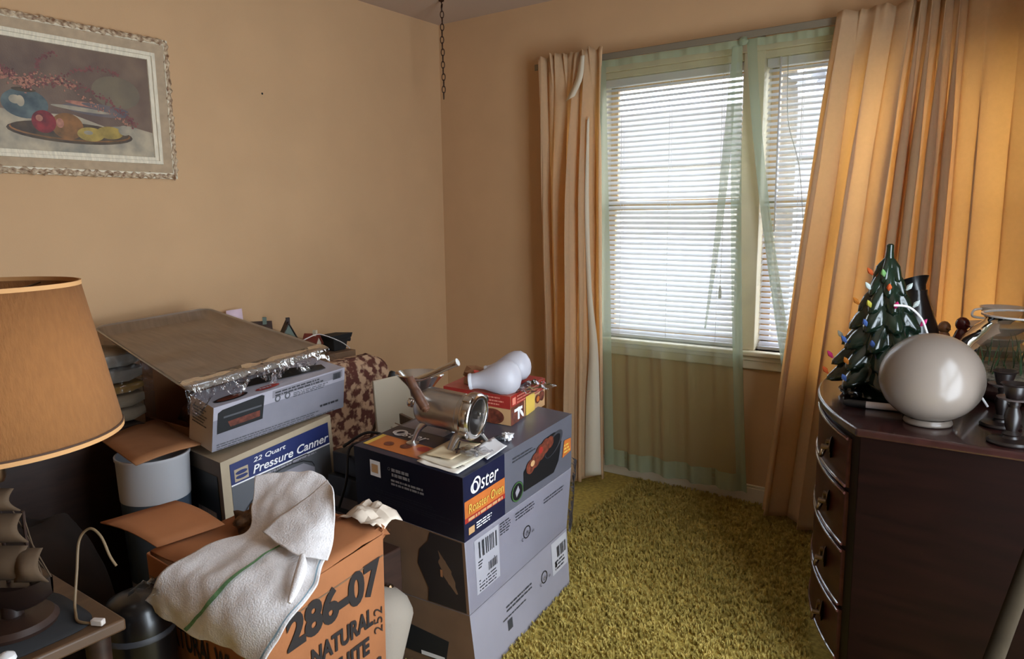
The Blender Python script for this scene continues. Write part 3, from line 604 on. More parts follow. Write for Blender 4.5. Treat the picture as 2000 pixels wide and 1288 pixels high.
b = MB(); HC = V((HB.x - .012, HB.y + .004, .0)); prof = [(.034, .792), (.036, .81), (.044, .825), (.060, .843), (.074, .858), (.079, .862), (.078, .866), (.072, .860), (.056, .842), (.038, .825), (.030, .80)]
b.lathe((HC.x, HC.y, 0), prof, 40, axis=(-.10, .05, 1), cap=False); b.build('hopper', CHROME, t)
b = MB(); KS = RC - ax * .20
b.lathe(KS, [(.001, -.045), (.011, -.042), (.014, -.036), (.012, -.028), (.006, -.024), (.006, .0)], 14, axis=ax); b.obox(KS - ax * .042 - upp * .014 - sd * .003, ax * .016, sd * .006, upp * .028); b.build('thumb_screw', CHROME, t, bevel=.001)
b = MB(); b.tube(spline([(1.392, -1.772, .868), (1.44, -1.757, .884), (1.50, -1.737, .914), (1.541, -1.725, .934)]), [.008] * 6 + [.009] * 8 + [.010] * 8 + [.0115] * 3, 14); b.tube(spline([(1.378, -1.742, .862), (1.392, -1.772, .868), (1.41, -1.778, .876)]), .010, 10)
ca = b.build('crank_arm', CHROME, t)
b = MB(); b.tube(spline([(1.402, -1.782, .882), (1.412, -1.783, .866), (1.430, -1.783, .838), (1.452, -1.781, .808), (1.466, -1.780, .788)]), [.013] * 8 + [.0135] * 6 + [.0155] * 8 + [.015] * 6 + [.012] * 3 + [.006] * 2, 16); b.build('crank_handle', M('handle_wood', (82, 52, 36), .4, var=.3, vs=40), ca)
def leg(p0, p1, p2, foot):
    b = MB(); P = spline([p0, p1, p2], 8); b.tube(P, [.020 - .009 * i / (len(P) - 1) for i in range(len(P))], 12, flat=.6); b.lathe((p2[0], p2[1], p2[2] - .004), [(.020, 0), (.020, .006), (.012, .010)], 14); b.build('leg', STEEL, t)
zl = lambda x, y: TOPZ(x, y) + .005
for x0, y0_, x1, y1_ in ((-.035, -.045, 1.505, -1.735), (-.04, .04, 1.545, -1.60), (-.165, -.04, 1.36, -1.735), (-.165, .04, 1.39, -1.585)):
    s0 = RC + ax * x0 - upp * .045 + sd * y0_ * .5; m = (s0 + V((x1, y1_, zl(x1, y1_)))) * .5 + V((0, 0, .012)); leg(s0, m, (x1, y1_, zl(x1, y1_)), None)
g = MB(); f = Face(RC - ax * .14 - sd * .0585 - upp * .012, RC - ax * .055 - sd * .0585 - upp * .012, RC - ax * .055 - sd * .0585 + upp * .012, RC - ax * .14 - sd * .0585 + upp * .012)

# ---------------------------------------------------------------- red box with shades
rN = V((1.522, -1.442, TOPZ(1.522, -1.44))); ang = math.radians(99.3); du = V((math.cos(ang), math.sin(ang), .02)); dv = V((-math.sin(ang), math.cos(ang), .05)).normalized()
def rq(dz): return [rN + V((0, 0, dz)), rN + du * .275 + V((0, 0, dz)), rN + du * .275 + dv * .255 + V((0, 0, dz)), rN + dv * .255 + V((0, 0, dz))]
t = thing('appliance_box', tuple(rN + du * .14 + dv * .13), 'red and tan printed appliance box with yellow sticker behind the meat grinder', 'box')
REDTOP = M('red_pink_top', (178, 96, 84), .5, var=.15, vs=20)
lo, hi = rq(.001), rq(.100); b = MB(); carton(b, lo, hi, (0, 0, 0, 0, 1)); b.build('carton_body', [TAN, REDTOP], t, bevel=.003)
g = MB(); L = MB(); pal = [RED, BROWNP, YELL, WHITE, DKGREY, CREAM, M('pale_red', (208, 120, 100), .5), ORANGE]
f = Face(lo[0], lo[1], hi[1], hi[0])
f.rect(g, 0, .62, 1, 1, 0); f.lines(L, .16, .93, .95, 3, .055, .05, 6, .003, 5); f.rect(L, .03, .68, .12, .92, 6, .003); f.rect(g, .0, .0, .36, .62, 1, .0016); f.rect(g, .08, .40, .30, .50, 3, .003); f.poly(g, [(.17, .1), (.22, .1), (.22, .52), (.17, .52)], 3, .0034); f.ell(g, .28, .25, .03, .16, 3, .0034, rot=.3)
f.rect(g, .40, .05, .66, .72, 2, .0034); f.ell(g, .76, .40, .07, .16, 1, .003); f.ell(g, .89, .44, .075, .19, 1, .0031); f.ell(g, .76, .40, .045, .10, 7, .0036)
f = Face(lo[3], lo[0], hi[0], hi[3]); f.rect(g, 0, .56, 1, 1, 0); f.lines(L, .55, .92, .92, 3, .05, .06, 6, .003, 7); f.ell(g, .75, .25, .16, .26, 1, .003); f.rect(g, .0, .0, .5, .56, 7, .0016); f.lines(L, .1, .8, .4, 1, .07, .05, 6, .003, 2)
f = Face(hi[0], hi[1], hi[2], hi[3]); f.rect(g, .55, .02, 1, .45, 0, .0018); f.lines(L, .1, .7, .5, 3, .03, .03, 3, .003, 2)
g.build('printing', pal, t); L.build('lettering', pal, t)
def frost(name, c, axis, k, label):
    tt = thing(name, c, label, 'glass shade', 'frosted glass lamp shades on the red box')
    b = MB(); pr = [(.028, 0), (.029, .012), (.030, .03), (.036, .055), (.050, .085), (.062, .115), (.066, .14), (.060, .168), (.042, .188), (.018, .197), (.001, .199)]
    b.lathe(c, [(r * k, h * k) for r, h in pr], 36, axis=axis, cap=False); gl_ = b.build('globe', FROST, tt, angle=180); b = MB(); b.lathe(c, [(.0305 * k, 0), (.0315 * k, .006 * k), (.030 * k, .012 * k)], 30, axis=axis, cap=False); b.build('collar', M('frost_rim', (200, 200, 205), .2), gl_)
zb = rN.z + .100
frost('frosted_shade', (1.385, -1.485, zb + .042), (.72, .46, .10), .88, 'pear shaped frosted glass shade lying in front on the red box')
frost('frosted_shade', (1.345, -1.345, zb + .041), (.76, .48, .20), .82, 'pear shaped frosted glass shade lying half hidden behind the first')
o = MB().grid([[(1.46 + .12 * i / 16, -1.39 + .16 * j / 12 - .02 * i / 16, zb + .006 + .01 * i / 16 * 0 + abs(wob((i, j, 1), .5, .03, 5)) * math.sin(math.pi * i / 16) ** .5) for j in range(13)] for i in range(17)]).build('plastic_bag', CLEAR, None, angle=180); tag(o, 'crumpled clear plastic bag on the red box beside the frosted shades', 'plastic bag')
b = MB(); rr = random.Random(5)
for k in range(7):
    x, y = 1.27 + .13 * rr.random(), -1.40 + .2 * rr.random(); b.ball((x, y, zb + .022), .026 + .01 * rr.random(), 10, m=k % 3, sc=(1.3, .8, .7), jit=1.2, seed=k)
tag(b.build('rag', [TAN, M('rag_red', (196, 70, 56), .9), M('rag_brown', (150, 108, 76), .9)], None, angle=25), 'crumpled tan and red printed rag on the left end of the red box', 'rag')

# ================================================================== CANNER BOX + GRILL BOX + SHEET PAN
cN, cR = V((.914, -2.110, .62)), V((.946, -1.707, .682)); cLb = V((.955, -1.684, 0)); lowN, lowR = V((.918, -2.098, 0)), V((.958, -1.684, 0))
dv = V((-.40, -.10 + .14, 0)); dv = V((-.262, .035, -.008))
lo = [lowN, lowR, lowR + dv, lowN + dv]; hi = [cN, cR, cR + dv, cN + dv]
t = thing('canner_box', (.75, -1.88, 0), 'pressure canner carton with blue title band under the grill box', 'box')
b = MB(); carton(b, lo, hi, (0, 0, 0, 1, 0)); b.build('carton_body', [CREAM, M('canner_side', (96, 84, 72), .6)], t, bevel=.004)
f = Face(lo[0], lo[1], hi[1], hi[0]); g = MB(); L = MB(); pal = [BLUE, WHITE, MIDGREY, CREAM, BLACK, LGREY]
f.rect(g, .07, .05, .965, .970, 2, n=4); f.rect(g, .07, .862, .965, .970, 0, .002, 4); f.rect(g, .07, .856, .965, .863, 1, .0024, 2)
f.rect(g, .10, .872, .215, .935, 3, .003); f.ell(g, .158, .892, .05, .010, 0, .0036); f.ell(g, .158, .914, .05, .010, 0, .0036); f.rect(g, .10, .900, .215, .905, 3, .004)
f.text(L, '22 Quart', .26, .929, .55, .027, 1, bold=.01, shear=.25); f.text(L, 'Pressure Canner', .25, .876, .955, .042, 1, bold=.015, shear=.25)
f.lines(L, .30, .850, .95, 1, .008, .02, 5, .003, 3)
SK = lambda q: (q[0], .86 - (.69 - q[1]) * .62)
for pts in ([(.30, .56), (.34, .60), (.42, .64), (.50, .655), (.60, .655), (.70, .64), (.78, .60), (.80, .56)], [(.42, .64), (.42, .665), (.46, .675)], [(.60, .655), (.60, .685), (.74, .685), (.74, .665), (.66, .66)], [(.16, .44), (.22, .50), (.30, .54)], [(.16, .42), (.24, .47), (.33, .51)]):
    pts = [SK(q) for q in pts]
    for p, q in zip(pts[:-1], pts[1:]):
        d = V((q[0] - p[0], q[1] - p[1])); n_ = V((-d.y, d.x)).normalized() * .003; f.poly(g, [(p[0] - n_.x, p[1] - n_.y), (q[0] - n_.x, q[1] - n_.y), (q[0] + n_.x, q[1] + n_.y), (p[0] + n_.x, p[1] + n_.y)], 4, .003)
f.poly(g, [SK(q) for q in [(.60, .66), (.60, .683), (.74, .683), (.74, .666)]], 5, .0026); f.poly(g, [SK(q) for q in [(.30, .30), (.80, .30), (.80, .55), (.70, .62), (.42, .62), (.30, .55)]], 5, .0022)
f = Face(lo[3], lo[0], hi[0], hi[3]); f.rect(g, .1, .55, .9, .92, 4, .002); f.lines(L, .3, .72, .8, 2, .04, .03, 5, .003, 2)
g.build('printing', pal, t); L.build('lettering', pal, t)
# grill box lying on it
gl = [V((.846, -2.093, .634)), V((.938, -1.640, .692)), V((.70, -1.62, .70)), V((.69, -2.075, .65))]
gh = [V((.872, -2.092, .782)), V((.968, -1.652, .842)), V((.73, -1.62, .852)), V((.72, -2.075, .80))]
gl = [p + V((0, 0, .002)) for p in gl]
t = thing('grill_box', tuple((gl[0] + gl[2]) / 2), 'white and grey indoor grill box with open top between canner carton and sheet pan', 'box')
GW = M('grill_white', (168, 163, 172), .5, var=.03); b = MB(); carton(b, gl, gh, (0, 0, 0, 1, 2)); b.build('carton_body', [M('grill_grey', (132, 129, 138), .5, var=.04), M('grill_end', (190, 176, 160), .7), GW], t, bevel=.003)
f = Face(gl[0], gl[1], gh[1], gh[0]); g = MB(); L = MB(); pal = [GW, BLACK, BROWNP, MIDGREY, RED, LGREY, DKGREY]
f.rect(g, 0, .70, 1, 1, 0, n=3); f.poly(g, [(.03, .38), (.35, .40), (.36, .93), (.34, .96), (.06, .90), (.03, .85)], 1, .002); f.poly(g, [(.12, .46), (.33, .48), (.33, .62), (.10, .60)], 2, .0026); f.rect(g, .07, .70, .34, .74, 3, .0026)
for a in (.46, .535): f.ell(g, a, .76, .022, .08, 3, .002); f.ell(g, a, .76, .012, .045, 0, .0025)
f.rect(g, .42, .80, .98, .97, 5, .0018); f.rect(g, .90, .78, .965, .94, 3, .0025); f.bars(g, .91, .80, .96, .92, 6, .003, 3); f.lines(L, .44, .93, .88, 2, .035, .03, 6, .003, 1); f.lines(L, .58, .78, .86, 3, .02, .02, 3, .003, 2); f.lines(L, .03, .14, .95, 3, .02, .03, 3, .003, 7); f.lines(L, .80, .26, .98, 1, .05, .02, 6, .003, 7)
f2 = Face(gh[0], gh[1], gh[2], gh[3]); f2.ell(g, .16, .22, .12, .13, 1, .002, rot=.05); f2.ell(g, .16, .22, .10, .09, 2, .0026, rot=.05); f2.ell(g, .42, .16, .09, .08, 4, .002); f2.lines(L, .36, .19, .48, 1, .05, .02, 0, .003, 4)
f2.poly(g, [(.33, .45), (.90, .18), (.93, .40), (.70, .75), (.30, .75)], 1, .003)
f3 = Face(gl[3], gl[0], gh[0], gh[3]); f3.lines(L, .15, .85, .8, 6, .03, .04, 6, .003, 5)
g.build('printing', pal, t); L.build('lettering', pal, t)
# sheet pan
sN, sR, sF, sL = V((.898, -2.195, .868)), V((.862, -1.635, .897)), V((.186, -1.671, 1.004)), V((.118, -2.085, .974))
t = thing('sheet_pan', tuple((sN + sF) / 2 - V((0, 0, .03))), 'large aluminium sheet pan in clear plastic on top of the grill box', 'baking pan')
fs = Face(sN, sR, sF, sL); fs.n = V((.14, -.06, .99)).normalized()
def rr_rect(inset, r, n=7):
    W, Hh = fs.w(), fs.h(); pts = []
    for cx, cy, a0 in ((1 - inset / W - r / W, inset / Hh + r / Hh, -90), (1 - inset / W - r / W, 1 - inset / Hh - r / Hh, 0), (inset / W + r / W, 1 - inset / Hh - r / Hh, 90), (inset / W + r / W, inset / Hh + r / Hh, 180)):
        for k in range(n): a = math.radians(a0 + 90 * k / (n - 1)); pts.append((cx + r / W * math.cos(a), cy + r / Hh * math.sin(a)))
    return pts
b = MB(); rows = [[fs.pt(a, c, off) for a, c in rr_rect(ins, r)] for ins, r, off in ((.004, .045, -.006), (0, .045, -.003), (.001, .045, .001), (.006, .042, .002), (.010, .040, -.003), (.028, .034, -.032), (.036, .030, -.034))]
b.grid(rows[4:], closev=True); b.add(rows[-1], [tuple(range(len(rows[-1])))]); b.build('pan', PAN, t, angle=50)
b = MB(); b.grid(rows[:5], closev=True); b.build('rolled_rim', STEEL, t, angle=60)
b = MB(); ns = 28
def sk(i): return fs.pt(i / ns, -.012, 0)
pl = []
for i in range(ns + 1):
    p = fs.pt(i / ns, .06, .005); e = fs.pt(i / ns, -.008, .004); col = [p, fs.pt(i / ns, .02, .007), e]
    hang = .05 + .02 * math.sin(i * .9) + .03 * math.exp(-(i / 4) ** 2)
    for k in range(1, 5): col.append(e + V((.004 + .012 * noise.noise(V((i * .5, k * .7, 0))), .004 * noise.noise(V((i * .6, k, 4))), -hang * k / 4)))
    pl.append(col)
b.grid(pl)
b.grid([[fs.pt(1 + .012 * (k > 0) , j / 16, .004) + V((.004 * noise.noise(V((j, k, 1))), .012 * k + .01 * noise.noise(V((j * .7, k * .8, 2))), -.018 * k)) for k in range(4)] for j in range(0, 9)])
b.grid([[fs.pt(i / 30, j / 30, .006 + .005 * noise.noise(V((i * .25, j * .25, 7)))) for j in range(31)] for i in range(31)], 1)
b.build('plastic_wrap', [CLEAR, FILM], t, angle=180)

# ---------------------------------------------------------------- open carton behind, with folded-down flap
t = thing('open_carton', (.44, -1.78, 0), 'open cardboard carton with front flap folded down, left of the grill box', 'carton')
b = MB(); x0, x1, ya, yb_ = .24, .60, -1.985, -1.62
b.box(x0, x0 + .006, ya, yb_, 0, .86).box(x1 - .006, x1, ya, yb_, 0, .80).box(x0, x1, yb_ - .006, yb_, 0, .86).box(x0, x1, ya, ya + .006, 0, .635).box(x0, x1, ya, yb_, .55, .556)
b.build('carton_body', CARD, t, bevel=.001)
b = MB(); F4 = [V(p) for p in ((.775, -2.086, .648), (.34, -1.995, .640), (.485, -2.255, .655), (.822, -2.315, .655))]
b.grid([[F4[1].lerp(F4[0], i / 6).lerp(F4[2].lerp(F4[3], i / 6), j / 6) + V((0, 0, .006 * math.sin(j / 6 * 3.1))) for j in range(7)] for i in range(7)]); b.build('flap', CARD, t, solid=.005)
b = MB(); b.ball((.515, -1.86, .66), .085, 16, sc=(.7, .9, 1.1), jit=.7, seed=3); b.ball((.38, -1.82, .64), .08, 14, sc=(1, 1, 1), jit=.7, seed=8)
tag(b.build('fur_bundle', M('brown_fur', (104, 66, 40), .95, var=.4, vs=40, bump=1, bs=90), None, angle=180), 'brown furry bundle stuffed inside the open carton', 'bundle')
# waste bin
BCX, BCY = .690, -2.198
t = thing('waste_bin', (BCX, BCY, 0), 'white plastic bin with blue grey lower half beneath the cardboard flap', 'bin')
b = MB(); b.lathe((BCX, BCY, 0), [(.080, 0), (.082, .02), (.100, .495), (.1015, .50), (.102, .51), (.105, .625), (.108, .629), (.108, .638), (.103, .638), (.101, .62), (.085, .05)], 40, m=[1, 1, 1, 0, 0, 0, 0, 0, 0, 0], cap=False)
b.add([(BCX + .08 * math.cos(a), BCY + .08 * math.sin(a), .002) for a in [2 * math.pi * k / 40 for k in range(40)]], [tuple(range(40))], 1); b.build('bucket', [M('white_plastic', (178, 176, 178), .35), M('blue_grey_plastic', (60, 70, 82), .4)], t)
# trunk, blankets
o = MB().box(.03, .40, -2.85, -2.06, 0, .655).build('storage_trunk', DKWOOD, None, bevel=.01); tag(o, 'dark trunk under the bagged blankets by the left wall', 'trunk')
def blanket(z, h, mat, label, seed):
    tt = thing('folded_blanket', (.22, -2.4, z), label, 'blanket', 'bagged blankets on the trunk'); b = MB(); n = 2 if h > .05 else 1
    for k in range(n):
        zz = z + h * k / n; rows = []
        for i in range(13):
            y = -2.78 + .76 * i / 12; row = []
            for j in range(18):
                a = 2 * math.pi * j / 18; ca, sa = math.cos(a), math.sin(a); pw = lambda q: math.copysign(abs(q) ** .35, q)
                e = 1 if 0 < i < 12 else .75
                row.append((.205 + .155 * pw(ca) * e + wob((i * .4, j, k), 1, .006, seed), y, zz + h / n * (.5 + .49 * pw(sa) * e)))
            rows.append(row)
        b.grid(rows, closev=True); b.add(rows[0], [tuple(range(18))[::-1]]); b.add(rows[-1], [tuple(range(18))])
    b.build('folds', mat, tt, angle=60)
    b = MB(); b.grid([[(.37 + .012 * abs(noise.noise(V((i, j * .7, seed)))) , -2.75 + .74 * i / 20, z + h * (.02 + .96 * j / 6)) for j in range(7)] for i in range(21)]); b.grid([[(.04 + .34 * i / 10, -2.015 + .03 * abs(noise.noise(V((i * .8, j, seed + 3)))), z + h * j / 6) for j in range(7)] for i in range(11)]); b.build('plastic_bag', CLEAR, tt, angle=180)
blanket(.657, .10, M('blanket_tan', (150, 130, 104), .95, var=.1), 'tan folded blanket in plastic, bottom of the pile on the trunk', 1)
blanket(.759, .035, M('blanket_gold', (150, 112, 52), .95, var=.1), 'thin gold folded cloth, middle of the blanket pile on the trunk', 2)
blanket(.796, .11, M('blanket_grey', (136, 124, 108), .95, var=.08), 'greyish folded blanket in plastic, top of the pile under the sheet pan', 3)

# ---------------------------------------------------------------- floral chair, village, board, stick ...
FLOR = M('floral_fabric', (186, 152, 122), .9, rgb2=(88, 44, 32), vs=26, bump=.3, bs=80, detail=7)
for e, p_ in zip([n for n in FLOR.node_tree.nodes if n.type == 'VALTORGB'][0].color_ramp.elements, (.46, .56)): e.position = p_
t = thing('floral_armchair', (.53, -1.18, 0), 'brown floral upholstered chair behind the grill box and roaster boxes', 'armchair')
def cushion(nm, x0, x1, y0, y1, z0, z1, k=.3, lean=0, top=0):
    rows = []; n = 20
    for i in range(31):
        v = .5 - .5 * math.cos(math.pi * i / 30); zz = z0 + (z1 - z0) * v; e = max(.35, (1 - abs(2 * v - 1) ** 9) ** .5); row = []
        for j in range(n * 2):
            a = math.pi * j / n; pw = lambda q: math.copysign(abs(q) ** k, q); row.append(((x0 + x1) / 2 + (x1 - x0) / 2 * pw(math.cos(a)) * e - lean * v, (y0 + y1) / 2 + (y1 - y0) / 2 * pw(math.sin(a)) * (.55 + .45 * e), zz + (wob((j * .2, v, 0), 1, .01))))
        rows.append(row)
    b = MB(); b.grid(rows, closev=True); b.add(rows[0], [tuple(range(2 * n))[::-1]]); b.add(rows[-1], [tuple(range(2 * n))]); return b.build(nm, FLOR, t, angle=180)
cushion('seat', .47, .73, -1.42, -.93, .12, .40); cushion('backrest', .33, .48, -1.44, -.92, .16, .725, lean=.02); 
for x in (.38, .69):
    for y in (-1.37, -.98): MB().tube([(x, y, 0), (x, y, .17)], [.016, .022], 8).build('leg', DKWOOD, t)
# flat board and stick
o = MB().obox((.90, -1.42, .0), (.02, .20, 0), (-.012, .002, 0), (-.04, -.0, .735)).build('cream_board', M('cream_board', (186, 172, 150), .7), None, bevel=.004); tag(o, 'flat cream board standing upright behind the roaster box', 'board')
t = thing('carving_steel', (.75, -1.40, .2), 'long dark stick with black handle leaning in front of the floral chair', 'stick')
def ln(a, b_, k): return tuple(V(a).lerp(V(b_), k))
pa, pb = (.75, -1.205, .722), (.75, -1.327, .502); pe = ln(pa, pb, 3.25)
MB().tube([ln(pa, pb, .30), pe], [.009, .007], 10, flat=.5).build('shaft', M('shaft_dark', (74, 54, 44), .4, .5), t); MB().tube([ln(pa, pb, 0), ln(pa, pb, .03), ln(pa, pb, .3), ln(pa, pb, .34)], [.010, .0155, .012, .008], 12).build('handle', BLACK, t)
# model village houses on a hidden carton
o = MB().box(.02, .30, -1.56, -1.385, 0, .74).build('tall_carton', CARD_DK, None, bevel=.004); tag(o, 'tall brown carton hidden behind the sheet pan by the wall', 'carton')
ROOFD = M('model_roof', (52, 34, 28), .7, var=.3, vs=40); ROOFG = M('model_green', (96, 110, 98), .6); MW = M('model_cream', (196, 184, 160), .7)
def house(c, w, d, h, rh, rz, mats, label):
    tt = thing('model_house', c, label, 'model house', 'miniature village houses'); Rm = Matrix.Rotation(rz, 3, 'Z'); T = lambda x, y, z: V(c) + Rm @ V((x, y, z))
    b = MB(); b.hexa([T(-w, -d, 0), T(w, -d, 0), T(w, d, 0), T(-w, d, 0), T(-w, -d, h), T(w, -d, h), T(w, d, h), T(-w, d, h)]); b.add([T(-w, -d, h), T(-w, d, h), T(-w, 0, h + rh * .9), T(w, -d, h), T(w, d, h), T(w, 0, h + rh * .9)], [(0, 1, 2), (5, 4, 3)]); b.build('walls', mats[0], tt)
    b = MB(); o_ = .008
    for sg in (-1, 1):
        P = [T(-w - o_, sg * (d + o_), h - .008), T(w + o_, sg * (d + o_), h - .008), T(w + o_, 0, h + rh), T(-w - o_, 0, h + rh)]; b.add(P + [p + V((0, 0, .006)) for p in P], [(0, 1, 2, 3), (7, 6, 5, 4), (0, 4, 5, 1), (1, 5, 6, 2), (2, 6, 7, 3), (3, 7, 4, 0)])
    rf = b.build('roof', mats[1], tt); b = MB(); b.hexa([T(w * .3, -.008, h + rh * .4), T(w * .3 + .016, -.008, h + rh * .4), T(w * .3 + .016, .008, h + rh * .4), T(w * .3, .008, h + rh * .4), T(w * .3, -.008, h + rh + .022), T(w * .3 + .016, -.008, h + rh + .022), T(w * .3 + .016, .008, h + rh + .022), T(w * .3, .008, h + rh + .022)]); b.build('chimney', mats[2], rf)
    b = MB(); b.hexa([T(-.010, -d - .002, .01), T(.010, -d - .002, .01), T(.010, -d, .01), T(-.010, -d, .01), T(-.010, -d - .002, .04), T(.010, -d - .002, .04), T(.010, -d, .04), T(-.010, -d, .04)]); b.build('door', mats[2], tt)
house((.21, -1.45, .742), .042, .034, .11, .065, .9, [MW, ROOFD, ROOFG], 'leftmost dark roofed miniature house behind the sheet pan')
house((.21, -1.31, .742), .038, .030, .09, .07, -.5, [ROOFG, ROOFD, ROOFD], 'green fronted miniature house, middle of the three behind the sheet pan')
house((.21, -1.18, .742), .03, .028, .045, .04, .4, [MW, M('model_red', (120, 48, 36), .7), MW], 'small red roofed miniature house next to the dark lantern')
o = MB().box(.02, .30, -1.383, -1.0, 0, .740).build('tall_carton', CARD_DK, None, bevel=.004); tag(o, 'tall brown carton by the left wall under the miniature houses', 'carton')
t = thing('lantern', (.23, -1.065, .742), 'dark square lantern at the right end of the miniature village', 'lantern')
LX, LY = .23, -1.065
b = MB(); b.hexa([(LX - .035, LY - .035, .742), (LX + .035, LY - .035, .742), (LX + .035, LY + .035, .742), (LX - .035, LY + .035, .742), (LX - .045, LY - .045, .80), (LX + .045, LY - .045, .80), (LX + .045, LY + .045, .80), (LX - .045, LY + .045, .80)]); b.build('body', DKBLACK, t, bevel=.003)
b = MB(); b.hexa([(LX - .055, LY - .055, .80), (LX + .055, LY - .055, .80), (LX + .055, LY + .055, .80), (LX - .055, LY + .055, .80), (LX - .06, LY - .06, .812), (LX + .06, LY - .06, .818), (LX + .06, LY + .06, .822), (LX - .06, LY + .06, .812)]); b.build('cap', DKBLACK, t, bevel=.002)
MB().tube([(LX + .01, LY + .04, .79), (LX + .02, LY + .075, .785)], .012, 10).build('knob', DKBLACK, t)
o = MB().tube(spline([(.36, -1.36, .835), (.34, -1.26, .85), (.31, -1.18, .83), (.32, -1.10, .79), (.36, -1.09, .765)], 8), .004, 8, flat=.5).build('white_strap', WHITE, None); tag(o, 'thin white cord trailing over the miniature houses', 'cord')
o = MB().add([(.05, -1.51, .86), (.06, -1.425, .86), (.05, -1.425, .965), (.04, -1.495, .962)], [(0, 1, 2, 3)]).build('pink_card', M('pink_card', (232, 206, 220), .7), None, solid=.002); tag(o, 'small pale pink card sticking up behind the sheet pan', 'card')
# dark boxes between canner and roaster
db = [(.985, 1.165, -1.78, -1.50, 0, .33, 'low black carton at the bottom between the canner and roaster boxes', DKBLACK), (.99, 1.16, -1.765, -1.50, .331, .43, 'grey and black game box in the middle of the small dark stack', M('dim_grey', (96, 88, 88), .6)), (.995, 1.17, -1.77, -1.49, .431, .50, 'thin black box third from the floor in the small dark stack', BLACK), (1.0, 1.17, -1.75, -1.45, .501, .575, 'black box with small red label on top of the small dark stack', BLACK)]
for k, (a0, a1, c0, c1, z0_, z1_, lab, mm) in enumerate(db):
    o = MB().box(a0, a1, c0, c1, z0_, z1_).build('small_box', mm, None, bevel=.003); tag(o, lab, 'box', 'small dark boxes between the cartons')
    if k == 3:
        g = MB(); Face((1.0, -1.75, .575), (1.17, -1.75, .575), (1.17, -1.45, .575), (1.0, -1.45, .575)).rect(g, .15, .25, .50, .50, 0); g.build('red_label', M('label_red', (190, 70, 56), .5), o)
    if k == 1:
        g = MB(); Face((1.16, -1.765, .331), (1.16, -1.50, .331), (1.16, -1.50, .43), (1.16, -1.765, .43)).rect(g, .0, .4, 1, .6, 0); Face((.99, -1.765, .331), (1.16, -1.765, .331), (1.16, -1.765, .43), (.99, -1.765, .43)).rect(g, .0, .42, 1, .6, 0); g.build('black_band', BLACK, o)
o = MB().tube(spline([(1.02, -1.72, .585), (1.08, -1.66, .63), (1.14, -1.60, .60), (1.16, -1.70, .62), (1.08, -1.74, .60), (1.10, -1.782, .50), (1.06, -1.785, .40)], 8), .005, 8).build('power_cable', BLACK, None); tag(o, 'black power cable tangled over the small dark boxes', 'cable')
o = MB().tube([(1.00, -1.47, .588), (1.16, -1.57, .585)], .004, 8).tube([(1.0, -1.45, .60), (1.17, -1.50, .605)], .003, 8).build('wire_whisk', CHROME, None); tag(o, 'thin shiny metal rods lying behind the red labelled box', 'rods')
o = MB().obox((.99, -1.40, .0), (.16, -.06, 0), (.004, .012, 0), (-.02, .0, .62)).build('thin_wood_board', TANWOOD, None, bevel=.002); tag(o, 'thin brown board edge between floral chair and roaster box', 'board')

# ================================================================== TOWEL CARTON
tN, tR, tB, tL = V((1.645, -2.504, .55)), V((1.632, -2.132, .584)), V((1.25, -2.15, .60)), V((1.264, -2.522, .591))
bN, bR, bB, bL = V((1.600, -2.475, 0)), V((1.585, -2.10, 0)), V((1.215, -2.115, 0)), V((1.23, -2.49, 0))
t = thing('towel_carton', (1.41, -2.3, 0), 'worn orange-brown towel carton with bold black numbers in the foreground', 'carton')
b = MB(); lo, hi = [bN, bR, bB, bL], [tN, tR, tB, tL]; n = 8
for k in range(4):
    a, c = k, (k + 1) % 4; P = [[(lo[a].lerp(lo[c], i / n)).lerp(hi[a].lerp(hi[c], i / n), j / n) for j in range(n + 1)] for i in range(n + 1)]; b.grid(P)
b.add(lo, [(3, 2, 1, 0)]); hin = [p + V((0, 0, -.055)) for p in hi]; b.grid([[hin[0].lerp(hin[1], i / n).lerp(hin[3].lerp(hin[2], i / n), j / n) for j in range(n + 1)] for i in range(n + 1)], 1)
b.build('carton_body', [CARD_OR, CARD_DK], t, bevel=.003, solid=.004)
b = MB(); A, B_ = tN.lerp(tR, .28), tR; P = [[A.lerp(B_, i / 8) + V((-.145 * j / 5 * (1 - .25 * (i == 0)), 0, .004 + .012 * math.sin(j / 5 * 2.2) + wob((i, j, 0), .6, .006))) for j in range(6)] for i in range(9)]; b.grid(P); b.build('right_flap', CARD_OR, t, solid=.004)
b = MB(); F5 = [V(p) for p in ((1.27, -2.50, .597), (1.10, -2.545, .632), (1.135, -2.425, .660), (1.235, -2.335, .637), (1.318, -2.355, .612))]
b.grid([[F5[0].lerp(F5[4], j / 6).lerp(F5[1].lerp(F5[2].lerp(F5[3], .35), j / 6), i / 6) + V((0, 0, .010 * math.sin(i / 6 * 3.1))) for j in range(7)] for i in range(7)]); b.build('left_flap', CARD_OR, t, solid=.004)
b = MB(); G4 = [V(p) for p in ((1.268, -2.515, .594), (1.255, -2.17, .60), (1.36, -2.18, .575), (1.40, -2.50, .575))]
b.grid([[G4[0].lerp(G4[1], i / 6).lerp(G4[3].lerp(G4[2], i / 6), j / 5) + V((0, 0, wob((i, j, 0), .5, .006))) for j in range(6)] for i in range(7)]); b.build('inner_flap', CARD_OR, t, solid=.004)
b = MB()                    # torn far-right rim
b.tube([tR.lerp(tB, k / 12) + V((0, .002, .006 + wob((k, 0, 0), .9, .010))) for k in range(13)], [.004 + .004 * abs(noise.noise(V((k * .7, 0, 2)))) for k in range(13)], 7); b.ball(tR + V((-.012, .008, .0)), .014, 10, jit=1.2, seed=3); b.build('torn_rim', CARD_OR, t, angle=30)
f = Face(bN, bR, tR, tN); g = MB()
